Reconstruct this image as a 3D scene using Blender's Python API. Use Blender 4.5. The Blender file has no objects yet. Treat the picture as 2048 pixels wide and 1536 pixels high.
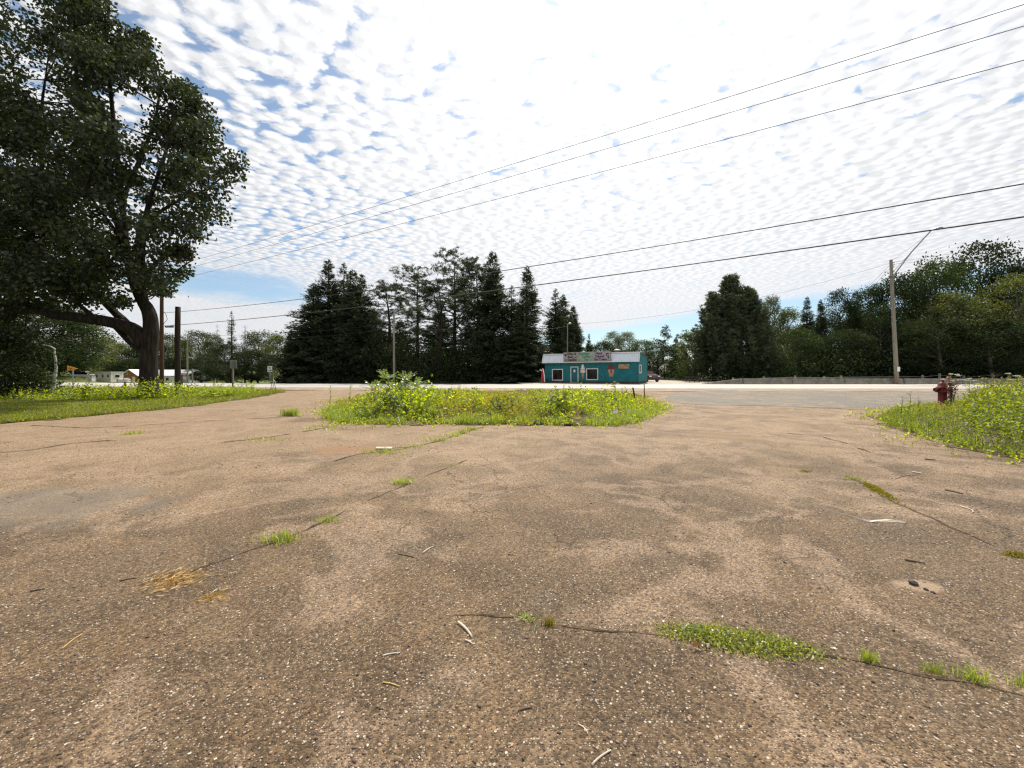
import bpy, bmesh, math, random
import numpy as np
from mathutils import Vector, Matrix, noise as mnoise

# ------------------------------------------------------------------ camera
sc = bpy.context.scene
COL = sc.collection
F, CX, HY, EYE = 800.0, 1024.0, 742.0, 1.6          # focal length in photo pixels, principal x, horizon y, eye height
cam_d = bpy.data.cameras.new('camera')
cam_d.sensor_fit = 'HORIZONTAL'
cam_d.sensor_width = 36.0
cam_d.lens = 36.0 * F / 2048.0
cam_d.shift_y = -(768.0 - HY) / 2048.0
cam_d.clip_start = 0.05
cam_d.clip_end = 3000.0
cam = bpy.data.objects.new('camera', cam_d)
COL.objects.link(cam)
cam.location = (0, 0, EYE)
cam.rotation_euler = (math.radians(90), 0, 0)
sc.camera = cam

# ------------------------------------------------------------------ light
SUN_EL, SUN_AZ = math.radians(52), math.radians(16)
SUN = Vector((math.sin(SUN_AZ) * math.cos(SUN_EL), math.cos(SUN_AZ) * math.cos(SUN_EL), math.sin(SUN_EL)))
sun_d = bpy.data.lights.new('sun', 'SUN')
sun_d.energy = 4.9
sun_d.angle = math.radians(1.2)
sun_d.color = (1.0, 0.93, 0.82)
sun = bpy.data.objects.new('sun', sun_d)
COL.objects.link(sun)
sun.rotation_euler = SUN.to_track_quat('Z', 'Y').to_euler()
sun.location = (20, 40, 60)

sc.view_settings.view_transform = 'Standard'
sc.view_settings.look = 'None'
sc.view_settings.exposure = 0.0
sc.view_settings.gamma = 1.0
sc.view_settings.use_curve_mapping = False
sc.render.engine = 'CYCLES'
sc.cycles.use_denoising = True
try:
    sc.cycles.denoiser = 'OPENIMAGEDENOISE'
    sc.cycles.denoising_input_passes = 'RGB_ALBEDO_NORMAL'
except Exception:
    pass
sc.cycles.max_bounces = 7
sc.cycles.diffuse_bounces = 3
sc.cycles.glossy_bounces = 2
sc.cycles.transmission_bounces = 5
sc.cycles.transparent_max_bounces = 6
sc.cycles.sample_clamp_indirect = 4.0
sc.cycles.filter_width = 1.3


class NT:
    """small helper round a node tree"""
    def __init__(self, tree):
        self.t = tree
        self.n = tree.nodes
        self.l = tree.links
        self.dim = '3D'

    def node(self, kind, **kw):
        nd = self.n.new(kind)
        for k, v in kw.items():
            setattr(nd, k, v)
        return nd

    def put(self, sock, v):
        if isinstance(v, bpy.types.NodeSocket):
            self.l.new(v, sock)
        elif v is not None:
            if isinstance(v, (tuple, list)) and len(v) == 3 and sock.type == 'RGBA':
                v = (*v, 1)
            sock.default_value = v

    def math(self, op, a, b=None, c=None, clamp=False):
        nd = self.node('ShaderNodeMath', operation=op, use_clamp=clamp)
        self.put(nd.inputs[0], a)
        self.put(nd.inputs[1], b)
        self.put(nd.inputs[2], c)
        return nd.outputs[0]

    def vmath(self, op, a, b=None, scale=None):
        nd = self.node('ShaderNodeVectorMath', operation=op)
        self.put(nd.inputs[0], a)
        if b is not None:
            self.put(nd.inputs[1], b)
        if scale is not None:
            self.put(nd.inputs['Scale'], scale)
        return nd.outputs['Value'] if op in ('DOT_PRODUCT', 'LENGTH', 'DISTANCE') else nd.outputs[0]

    def mix(self, f, a, b, blend='MIX'):
        nd = self.node('ShaderNodeMix', data_type='RGBA', blend_type=blend)
        self.put(nd.inputs[0], f)
        self.put(nd.inputs[6], a)
        self.put(nd.inputs[7], b)
        return nd.outputs[2]

    def rng(self, v, a, b, c=0.0, d=1.0, smooth=True):
        nd = self.node('ShaderNodeMapRange', clamp=True)
        if smooth:
            nd.interpolation_type = 'SMOOTHSTEP'
        self.put(nd.inputs[0], v)
        for i, q in enumerate((a, b, c, d)):
            self.put(nd.inputs[i + 1], q)
        return nd.outputs[0]

    def noise(self, vec, scale, detail=3.0, rough=0.5, dist=0.0):
        nd = self.node('ShaderNodeTexNoise', noise_dimensions=self.dim)
        self.put(nd.inputs['Vector'], vec)
        nd.inputs['Scale'].default_value = scale
        nd.inputs['Detail'].default_value = detail
        nd.inputs['Roughness'].default_value = rough
        nd.inputs['Distortion'].default_value = dist
        return nd.outputs

    def voro(self, vec, scale, feature='F1', rand=1.0, smooth=None):
        nd = self.node('ShaderNodeTexVoronoi', feature=feature, voronoi_dimensions=self.dim)
        self.put(nd.inputs['Vector'], vec)
        nd.inputs['Scale'].default_value = scale
        nd.inputs['Randomness'].default_value = rand
        if smooth is not None:
            nd.inputs['Smoothness'].default_value = smooth
        return nd.outputs

    def sep(self, v):
        nd = self.node('ShaderNodeSeparateXYZ')
        self.put(nd.inputs[0], v)
        return nd.outputs

    def comb(self, x, y, z=0.0):
        nd = self.node('ShaderNodeCombineXYZ')
        self.put(nd.inputs[0], x)
        self.put(nd.inputs[1], y)
        self.put(nd.inputs[2], z)
        return nd.outputs[0]


def build_world():
    w = bpy.data.worlds.new('World')
    sc.world = w
    w.use_nodes = True
    t = NT(w.node_tree)
    t.dim = '2D'
    t.n.clear()
    sky = t.node('ShaderNodeTexSky')
    sky.sky_type = 'NISHITA'
    sky.sun_disc = False
    sky.sun_elevation = SUN_EL
    sky.sun_rotation = SUN_AZ
    sky.air_density = 1.0
    sky.dust_density = 0.3
    sky.ozone_density = 1.6
    d = t.vmath('NORMALIZE', t.node('ShaderNodeTexCoord').outputs['Generated'])
    s = t.sep(d)
    z = t.math('MAXIMUM', s[2], 0.035)
    px = t.math('DIVIDE', s[0], z)
    py = t.math('DIVIDE', s[1], z)
    # a broken sheet of altocumulus, cells drawn out into rows
    p = t.comb(px, py, 0.0)
    nz = t.noise(p, 2.4, 2.0, 0.5)
    warp = t.vmath('SCALE', t.vmath('SUBTRACT', nz['Color'], (0.5, 0.5, 0.5)), scale=0.10)
    mp = t.node('ShaderNodeMapping')
    t.put(mp.inputs[0], t.vmath('ADD', p, warp))
    mp.inputs['Rotation'].default_value = (0, 0, math.radians(52))
    mp.inputs['Scale'].default_value = (0.92, 1.10, 1)
    fine = t.noise(mp.outputs[0], 21.0, 4.0, 0.62)
    q = t.vmath('ADD', mp.outputs[0], t.vmath('SCALE', t.vmath('SUBTRACT', fine['Color'], (0.5, 0.5, 0.5)), scale=0.055))
    v0 = t.voro(q, 13.5, 'SMOOTH_F1', 0.9, 0.6)['Distance']
    off = (0.012, 0.014, 0)
    v1 = t.voro(t.vmath('ADD', q, off), 13.5, 'SMOOTH_F1', 0.9, 0.6)['Distance']
    v2 = t.voro(q, 25.0, 'F1', 1.0)['Distance']
    c0 = t.math('MULTIPLY_ADD', v0, -1.25, 0.62)
    c0 = t.math('MULTIPLY_ADD', v2, -0.30, c0)
    c0 = t.math('MULTIPLY_ADD', t.math('SUBTRACT', fine[0], 0.5), 0.42, c0)
    wide = t.noise(p, 0.85, 3.0, 0.55)
    ws = t.sep(wide['Color'])
    low, en, veil = ws[0], t.math('SUBTRACT', ws[1], 0.5), ws[2]
    bias = t.rng(px, -1.8, 0.3, 0.22, 0.64)
    bias = t.math('ADD', bias, t.rng(py, 1.2, 3.0, 0.0, 0.16))
    thick = t.math('ADD', t.math('MULTIPLY_ADD', t.math('SUBTRACT', low, 0.5), 0.50, c0), bias)
    cover = t.rng(thick, -0.08, 0.34)
    far = t.rng(s[2], 0.32, 0.12)
    cover = t.math('ADD', t.math('MULTIPLY', cover, t.math('SUBTRACT', 1.0, far)),
                   t.math('MULTIPLY', t.math('ADD', t.math('MULTIPLY', t.rng(veil, 0.20, 0.55, -0.22, 0.0), t.rng(s[2], 0.05, 0.12)), 0.97), far))
    # where the sheet ends: one straight edge low on the right, one opening on the left
    edge = t.math('ADD', t.math('MULTIPLY', px, 0.17), t.math('MULTIPLY', py, 0.08))
    edge = t.math('MULTIPLY_ADD', en, 0.30, edge)
    cover = t.math('MULTIPLY', cover, t.rng(edge, 1.02, 1.20, 1.0, 0.10))
    hx = t.math('MULTIPLY', t.math('ADD', px, 3.45), 0.95)
    hy = t.math('MULTIPLY', t.math('SUBTRACT', py, 4.75), 0.85)
    hole = t.math('SQRT', t.math('ADD', t.math('MULTIPLY', hx, hx), t.math('MULTIPLY', hy, hy)))
    hole = t.math('MULTIPLY_ADD', en, 1.6, hole)
    cover = t.math('MULTIPLY', cover, t.rng(hole, 0.45, 1.25, 0.12, 1.0))
    # cloud brightness: puffs lit from the sun's side, brighter the nearer they stand to the sun
    relief = t.math('MULTIPLY', t.math('SUBTRACT', v1, v0), t.math('SUBTRACT', 1.0, t.math('MULTIPLY', far, 0.7)))
    lum = t.math('MULTIPLY_ADD', relief, 0.52, 0.935)
    lum = t.math('MULTIPLY_ADD', t.rng(c0, 0.45, 0.05), -0.08, lum)
    lum = t.math('MULTIPLY_ADD', t.math('SUBTRACT', fine[0], 0.5), 0.12, lum)
    dot = t.math('MAXIMUM', t.vmath('DOT_PRODUCT', d, tuple(SUN)), 0.0)
    lum = t.math('MULTIPLY', lum, t.math('MULTIPLY_ADD', t.math('POWER', dot, 5.0), 0.60, 0.94))
    lum = t.math('MAXIMUM', lum, 0.45)
    k = t.math('MULTIPLY', lum, 10.0)
    cc = t.vmath('MULTIPLY', t.comb(k, k, k), (0.985, 0.995, 1.02))
    blue = t.vmath('MULTIPLY', t.vmath('ADD', t.vmath('MULTIPLY', sky.outputs[0], (0.9, 1.02, 1.06)), (0.7, 0.8, 0.9)), (1, 1, 1))
    gl = t.math('MULTIPLY', t.math('POWER', dot, 7.0), 4.5)
    blue = t.vmath('ADD', blue, t.comb(gl, gl, gl))
    col = t.mix(cover, blue, cc)
    bg = t.node('ShaderNodeBackground')
    t.put(bg.inputs[0], col)
    bg.inputs[1].default_value = 0.10
    out = t.node('ShaderNodeOutputWorld')
    t.l.new(bg.outputs[0], out.inputs[0])
    w.cycles.sampling_method = 'MANUAL'
    w.cycles.sample_map_resolution = 512


build_world()

# ------------------------------------------------------------------ helpers
R = random.Random(7)
NR = np.random.default_rng(11)


def gp(px, py):
    """ground point seen at a photo pixel, on level ground"""
    y = F * EYE / (py - HY)
    return ((px - CX) / F * y, y)


def at(px, py, y):
    return Vector(((px - CX) / F * y, y, EYE - (py - HY) / F * y))


def wx(px, y):
    return (px - CX) / F * y


def lot_z(x, y):
    return 0.010 * np.sin(x * 0.83 + 0.5 * np.sin(y * 0.61)) + 0.009 * np.sin(y * 1.13 + x * 0.37 + 1.3) + 0.004 * np.sin(x * 2.1 - y * 1.7)


def sstep(a, b, x):
    u = np.clip((x - a) / (b - a), 0, 1)
    return u * u * (3 - 2 * u)


def terrain_z(x, y):
    t = x / np.maximum(y, 1.0)
    valley = -np.clip((y - 54) / 46, 0, 1) * 1.4 * sstep(-0.35, -0.55, t)
    hill = np.clip((y - 58) / 52, 0, 3) * 2.5 * sstep(-1.02, -1.12, t) + sstep(112, 170, y) * 7.0 * sstep(-0.5, -0.75, t)
    w = sstep(-1.02, -1.12, t)
    return np.maximum(valley * (1 - w) + hill, -2.0)


def tag(o, label=None, cat=None, group=None, kind=None):
    if label:
        o['label'] = label
    if cat:
        o['category'] = cat
    if group:
        o['group'] = group
    if kind:
        o['kind'] = kind
    return o


def thing(name, label, cat, loc=(0, 0, 0), rotz=0.0, group=None):
    o = bpy.data.objects.new(name, None)
    COL.objects.link(o)
    o.location = loc
    o.rotation_euler = (0, 0, rotz)
    o.empty_display_size = 0.2
    return tag(o, label, cat, group)


def link(name, me, parent=None):
    o = bpy.data.objects.new(name, me)
    COL.objects.link(o)
    if parent is not None:
        o.parent = parent
    return o


def np_mesh(name, V, Fc, mat=None, smooth=False):
    V = np.asarray(V, dtype=np.float32).reshape(-1, 3)
    Fc = np.asarray(Fc, dtype=np.int32)
    n, k = Fc.shape
    me = bpy.data.meshes.new(name)
    me.vertices.add(len(V))
    me.vertices.foreach_set('co', V.ravel())
    me.loops.add(n * k)
    me.loops.foreach_set('vertex_index', Fc.ravel())
    me.polygons.add(n)
    me.polygons.foreach_set('loop_start', np.arange(0, n * k, k, dtype=np.int32))
    if smooth:
        me.polygons.foreach_set('use_smooth', np.ones(n, dtype=bool))
    me.update(calc_edges=True)
    if mat:
        me.materials.append(mat)
    return me


class MB:
    """collects simple shapes into one mesh"""
    def __init__(self):
        self.v = []
        self.f = []

    def add(self, vs, fs):
        b = len(self.v)
        self.v += [tuple(v) for v in vs]
        self.f += [tuple(i + b for i in f) for f in fs]
        return self

    def box(self, x0, x1, y0, y1, z0, z1):
        return self.add([(x0, y0, z0), (x1, y0, z0), (x1, y1, z0), (x0, y1, z0), (x0, y0, z1), (x1, y0, z1), (x1, y1, z1), (x0, y1, z1)],
                        [(0, 3, 2, 1), (4, 5, 6, 7), (0, 1, 5, 4), (1, 2, 6, 5), (2, 3, 7, 6), (3, 0, 4, 7)])

    def bbox(self, x0, x1, y0, y1, z0, z1, b):
        """box with bevelled edges"""
        bm = bmesh.new()
        bmesh.ops.create_cube(bm, size=1.0)
        for v in bm.verts:
            v.co = Vector(((x0 + x1) / 2 + v.co.x * (x1 - x0), (y0 + y1) / 2 + v.co.y * (y1 - y0), (z0 + z1) / 2 + v.co.z * (z1 - z0)))
        bmesh.ops.bevel(bm, geom=bm.edges[:], offset=b, segments=2, affect='EDGES', profile=0.5)
        return self.bm(bm)

    def bm(self, bm):
        bm.verts.index_update()
        self.add([v.co[:] for v in bm.verts], [[v.index for v in f.verts] for f in bm.faces])
        bm.free()
        return self

    def tube(self, pts, rad, n=8, cap=True):
        pts = [Vector(p) for p in pts]
        if not hasattr(rad, '__len__'):
            rad = [rad] * len(pts)
        up = Vector((0, 0, 1))
        rings = []
        u = None
        for i, p in enumerate(pts):
            a = pts[max(i - 1, 0)]
            b = pts[min(i + 1, len(pts) - 1)]
            d = (b - a).normalized()
            if u is None:
                u = d.cross(Vector((0, 1, 0)) if abs(d.y) < 0.9 else Vector((1, 0, 0))).normalized()
            else:
                u = (u - d * u.dot(d)).normalized()
            w = d.cross(u)
            rings.append([p + (u * math.cos(2 * math.pi * k / n) + w * math.sin(2 * math.pi * k / n)) * rad[i] for k in range(n)])
        vs = [v for r in rings for v in r]
        fs = []
        for i in range(len(pts) - 1):
            for k in range(n):
                fs.append((i * n + k, i * n + (k + 1) % n, (i + 1) * n + (k + 1) % n, (i + 1) * n + k))
        if cap:
            fs.append(tuple(reversed(range(n))))
            fs.append(tuple((len(pts) - 1) * n + k for k in range(n)))
        return self.add(vs, fs)

    def lathe(self, prof, n=14, c=(0, 0, 0)):
        vs, fs = [], []
        for r, z in prof:
            for k in range(n):
                a = 2 * math.pi * k / n
                vs.append((c[0] + r * math.cos(a), c[1] + r * math.sin(a), c[2] + z))
        m = len(prof)
        for i in range(m - 1):
            for k in range(n):
                fs.append((i * n + k, i * n + (k + 1) % n, (i + 1) * n + (k + 1) % n, (i + 1) * n + k))
        fs.append(tuple(reversed(range(n))))
        fs.append(tuple((m - 1) * n + k for k in range(n)))
        return self.add(vs, fs)

    def prism(self, prof, y0, y1, axis='y'):
        """profile of (a, z) pairs pushed along an axis"""
        n = len(prof)
        if axis == 'y':
            vs = [(a, y0, z) for a, z in prof] + [(a, y1, z) for a, z in prof]
        elif axis == 'x':
            vs = [(y0, a, z) for a, z in prof] + [(y1, a, z) for a, z in prof]
        else:
            vs = [(a, b, y0) for a, b in prof] + [(a, b, y1) for a, b in prof]
        fs = [tuple(range(n)), tuple(reversed(range(n, 2 * n)))]
        fs += [((i + 1) % n, i, n + i, n + (i + 1) % n) for i in range(n)]
        return self.add(vs, fs)

    def build(self, name, mat, parent=None, smooth=False, fix=True):
        me = bpy.data.meshes.new(name)
        me.from_pydata(self.v, [], self.f)
        if fix:
            bm = bmesh.new()
            bm.from_mesh(me)
            bmesh.ops.recalc_face_normals(bm, faces=bm.faces)
            bm.to_mesh(me)
            bm.free()
        if smooth:
            for p in me.polygons:
                p.use_smooth = True
        me.materials.append(mat)
        return link(name, me, parent)


# ------------------------------------------------------------------ materials
M = {}


def new_mat(name):
    m = bpy.data.materials.new(name)
    m.use_nodes = True
    t = NT(m.node_tree)
    t.n.clear()
    out = t.node('ShaderNodeOutputMaterial')
    M[name] = m
    return m, t, out


def surf(name, col, rough=0.7, metal=0.0, var=0.12, scale=6.0, bump=0.0, bscale=30.0, spec=0.5, streak=None, dirt=None):
    """painted, wooden or metal surface with mottling, optional streaks and dirt"""
    m, t, out = new_mat(name)
    b = t.node('ShaderNodeBsdfPrincipled')
    co = t.node('ShaderNodeTexCoord').outputs['Object']
    if streak:
        mp = t.node('ShaderNodeMapping')
        t.put(mp.inputs[0], co)
        mp.inputs['Scale'].default_value = streak
        co2 = mp.outputs[0]
    else:
        co2 = co
    n = t.noise(co2, scale, 5.0, 0.6)[0]
    lo = tuple(c * (1 - var * 1.6) for c in col)
    hi = tuple(min(c * (1 + var), 0.95) for c in col)
    c = t.mix(t.rng(n, 0.3, 0.7), lo, hi)
    if dirt:
        n2 = t.noise(co, 2.3, 6.0, 0.65)[0]
        c = t.mix(t.rng(n2, 0.5, 0.78, 0.0, 0.7), c, dirt)
    t.put(b.inputs['Base Color'], c)
    b.inputs['Roughness'].default_value = rough
    b.inputs['Metallic'].default_value = metal
    b.inputs['Specular IOR Level'].default_value = spec
    if bump:
        bp = t.node('ShaderNodeBump')
        bp.inputs['Strength'].default_value = bump
        bp.inputs['Distance'].default_value = 0.02
        t.put(bp.inputs['Height'], t.noise(co2, bscale, 4.0, 0.6)[0])
        t.l.new(bp.outputs[0], b.inputs['Normal'])
    t.l.new(b.outputs[0], out.inputs[0])
    return m


def leaf(name, col, trans, fac=0.42, var=0.35, warm=None, gloss=0.05, rough=0.5):
    """leaf: diffuse on top, light through it from behind; each leaf its own tone"""
    m, t, out = new_mat(name)
    ri = t.node('ShaderNodeNewGeometry').outputs['Random Per Island']
    oi = t.node('ShaderNodeObjectInfo').outputs['Random']
    val = t.math('ADD', t.rng(ri, 0, 1, 1 - var, 1 + var, False), t.rng(oi, 0, 1, -0.12, 0.12, False))
    r2 = t.math('FRACT', t.math('MULTIPLY', ri, 17.31))
    w = t.rng(r2, 0.72, 1.0, 0.0, 0.75, False)
    warm = warm or (trans[0] * 1.6, trans[1] * 1.1, trans[2] * 0.8)
    cd = t.mix(w, col, tuple(0.5 * (a + b * 0.5) for a, b in zip(col, warm)))
    ct = t.mix(w, trans, warm)
    cd = t.vmath('SCALE', cd, scale=val)
    ct = t.vmath('SCALE', ct, scale=val)
    d = t.node('ShaderNodeBsdfDiffuse')
    t.put(d.inputs[0], cd)
    tr = t.node('ShaderNodeBsdfTranslucent')
    t.put(tr.inputs[0], ct)
    mx = t.node('ShaderNodeMixShader')
    mx.inputs[0].default_value = fac
    t.l.new(d.outputs[0], mx.inputs[1])
    t.l.new(tr.outputs[0], mx.inputs[2])
    g = t.node('ShaderNodeBsdfGlossy')
    g.inputs['Roughness'].default_value = rough
    g.inputs[0].default_value = (1, 1, 1, 1)
    m2 = t.node('ShaderNodeMixShader')
    m2.inputs[0].default_value = gloss
    t.l.new(mx.outputs[0], m2.inputs[1])
    t.l.new(g.outputs[0], m2.inputs[2])
    t.l.new(m2.outputs[0], out.inputs[0])
    return m


def lot_material(name='worn_lot', grey=0.0):
    m, t, out = new_mat(name)
    t.dim = '2D'
    b = t.node('ShaderNodeBsdfPrincipled')
    co = t.node('ShaderNodeTexCoord').outputs['Object']
    bn = t.noise(co, 0.36, 4.0, 0.6, 0.25)
    bs = t.sep(bn['Color'])
    big, wv = bs[0], bs[1]
    mn = t.noise(co, 1.15, 5.0, 0.65, 0.3)
    ms = t.sep(mn['Color'])
    mid = ms[0]
    fine = t.noise(co, 30.0, 3.0, 0.65)[0]
    asphalt = (0.128, 0.080, 0.039) if not grey else (0.150, 0.132, 0.104)
    dust = (0.280, 0.192, 0.112) if not grey else (0.215, 0.188, 0.148)
    dark = (0.094, 0.060, 0.031) if not grey else (0.135, 0.125, 0.105)
    c = t.mix(t.rng(mid, 0.38, 0.66), dark, asphalt)
    # more dust on the left and further off, where less traffic sweeps it
    sp = t.sep(co)
    away = t.math('ADD', t.rng(sp[1], 2.0, 8.5, -0.13, 0.24, False), t.math('MULTIPLY', t.rng(sp[0], 3.0, -8.0, 0.0, 0.16, False), t.rng(sp[1], 2.5, 6.0)))
    dm = t.math('ADD', t.math('MULTIPLY_ADD', big, 0.42, t.math('MULTIPLY', mid, 0.55)), away)
    dmask = t.math('MULTIPLY_ADD', t.rng(ms[2], 0.35, 0.65), 0.22, t.rng(dm, 0.44, 0.88, 0.0, 0.82))
    if grey:
        dmask = t.math('MULTIPLY', dmask, 0.5)
    c = t.mix(dmask, c, dust)
    streak = t.math('MULTIPLY', t.rng(wv, 0.48, 0.53), t.rng(wv, 0.60, 0.54))
    c = t.mix(t.math('MULTIPLY', streak, 0.42), c, (0.36, 0.25, 0.165))
    oil = t.rng(ms[1], 0.56, 0.74)
    c = t.mix(t.math('MULTIPLY', oil, 0.28), c, (0.10, 0.085, 0.066))
    # exposed aggregate
    v1 = t.voro(co, 92.0)
    rnd = t.sep(v1['Color'])
    tone = t.rng(rnd[0], 0.0, 1.0, 0.45, 1.6, False)
    c = t.vmath('SCALE', c, scale=t.math('MULTIPLY', tone, t.rng(fine, 0.25, 0.75, 0.72, 1.25)))
    stone = t.math('MULTIPLY', t.rng(rnd[1], 0.84, 0.92, 0.0, 0.85), t.rng(v1['Distance'], 0.42, 0.30))
    sc_ = t.mix(rnd[2], (0.66, 0.57, 0.45), (0.40, 0.28, 0.19))
    c = t.mix(t.math('MULTIPLY', stone, t.math('MULTIPLY_ADD', dmask, -0.45, 0.95)), c, sc_)
    v2 = t.voro(co, 40.0)
    r2 = t.sep(v2['Color'])
    st2 = t.math('MULTIPLY', t.rng(r2[1], 0.90, 0.93), t.rng(v2['Distance'], 0.30, 0.22))
    c = t.mix(t.math('MULTIPLY', st2, 0.9), c, t.mix(r2[0], (0.66, 0.57, 0.45), (0.22, 0.15, 0.10)))
    pit = t.math('MULTIPLY', t.rng(rnd[2], 0.93, 0.95), t.rng(v1['Distance'], 0.45, 0.3))
    c = t.mix(t.math('MULTIPLY', pit, 0.8), c, (0.025, 0.02, 0.016))
    # hairline crazing in places
    wq = t.vmath('ADD', co, t.vmath('SCALE', t.vmath('SUBTRACT', mn['Color'], (0.5, 0.5, 0.5)), scale=0.7))
    cz = t.voro(wq, 0.85, 'DISTANCE_TO_EDGE')['Distance']
    craze = t.math('MULTIPLY', t.rng(cz, 0.009, 0.003), t.math('MULTIPLY', t.rng(bs[2], 0.53, 0.60), t.rng(sp[1], 2.2, 4.0, 0.25, 1.0)))
    c = t.mix(t.math('MULTIPLY', craze, 0.75), c, (0.045, 0.032, 0.022))
    # washed-in silt where puddles dry out
    def silt(c, x, y, rx, ry, colr, amt):
        nn = t.math('SUBTRACT', ms[2], 0.5)
        ex = t.math('DIVIDE', t.math('SUBTRACT', sp[0], x), rx)
        ey = t.math('DIVIDE', t.math('SUBTRACT', sp[1], y), ry)
        r = t.math('SQRT', t.math('ADD', t.math('MULTIPLY', ex, ex), t.math('MULTIPLY', ey, ey)))
        r = t.math('MULTIPLY_ADD', nn, 2.6, r)
        return t.mix(t.rng(r, 1.2, 0.55, 0.0, amt), c, colr)
    if not grey:
        x, y = gp(1445, 873)
        c = silt(c, x, y, 0.75, 0.75, (0.25, 0.165, 0.09), 0.85)
        x, y = gp(690, 898)
        c = silt(c, x, y, 0.65, 0.55, (0.27, 0.155, 0.08), 0.85)
        x, y = gp(40, 1010)
        c = silt(c, x, y, 1.6, 0.75, (0.175, 0.15, 0.118), 0.55)
        x, y = gp(640, 840)
        c = silt(c, x, y, 0.9, 0.7, (0.17, 0.105, 0.07), 0.8)
        x, y = gp(1830, 1172)
        c = silt(c, x, y, 0.16, 0.09, (0.36, 0.26, 0.17), 0.85)
    t.put(b.inputs['Base Color'], c)
    b.inputs['Roughness'].default_value = 0.82
    b.inputs['Specular IOR Level'].default_value = 0.35
    h = t.math('MULTIPLY_ADD', t.rng(v1['Distance'], 0.0, 0.6, 1.0, 0.0), t.math('MULTIPLY_ADD', rnd[1], 0.8, 0.2), fine)
    h = t.math('MULTIPLY_ADD', st2, 1.2, h)
    h = t.math('MULTIPLY_ADD', dmask, -0.3, h)
    h = t.math('MULTIPLY_ADD', craze, -2.0, h)
    bp = t.node('ShaderNodeBump')
    bp.inputs['Strength'].default_value = 0.75
    bp.inputs['Distance'].default_value = 0.007
    t.put(bp.inputs['Height'], h)
    t.l.new(bp.outputs[0], b.inputs['Normal'])
    t.l.new(b.outputs[0], out.inputs[0])
    return m


def soil(name, a, bcol, c3=None, scale=1.5):
    m, t, out = new_mat(name)
    b = t.node('ShaderNodeBsdfPrincipled')
    co = t.node('ShaderNodeTexCoord').outputs['Object']
    n = t.noise(co, scale, 6.0, 0.65)[0]
    f = t.noise(co, 24.0, 4.0, 0.65)[0]
    c = t.mix(t.rng(n, 0.35, 0.65), a, bcol)
    if c3:
        c = t.mix(t.rng(t.noise(co, scale * 0.4, 4.0, 0.6)[0], 0.5, 0.68), c, c3)
    c = t.vmath('SCALE', c, scale=t.rng(f, 0.2, 0.8, 0.6, 1.35))
    t.put(b.inputs['Base Color'], c)
    b.inputs['Roughness'].default_value = 0.95
    b.inputs['Specular IOR Level'].default_value = 0.2
    bp = t.node('ShaderNodeBump')
    bp.inputs['Strength'].default_value = 0.6
    bp.inputs['Distance'].default_value = 0.03
    t.put(bp.inputs['Height'], f)
    t.l.new(bp.outputs[0], b.inputs['Normal'])
    t.l.new(b.outputs[0], out.inputs[0])
    return m


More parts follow.
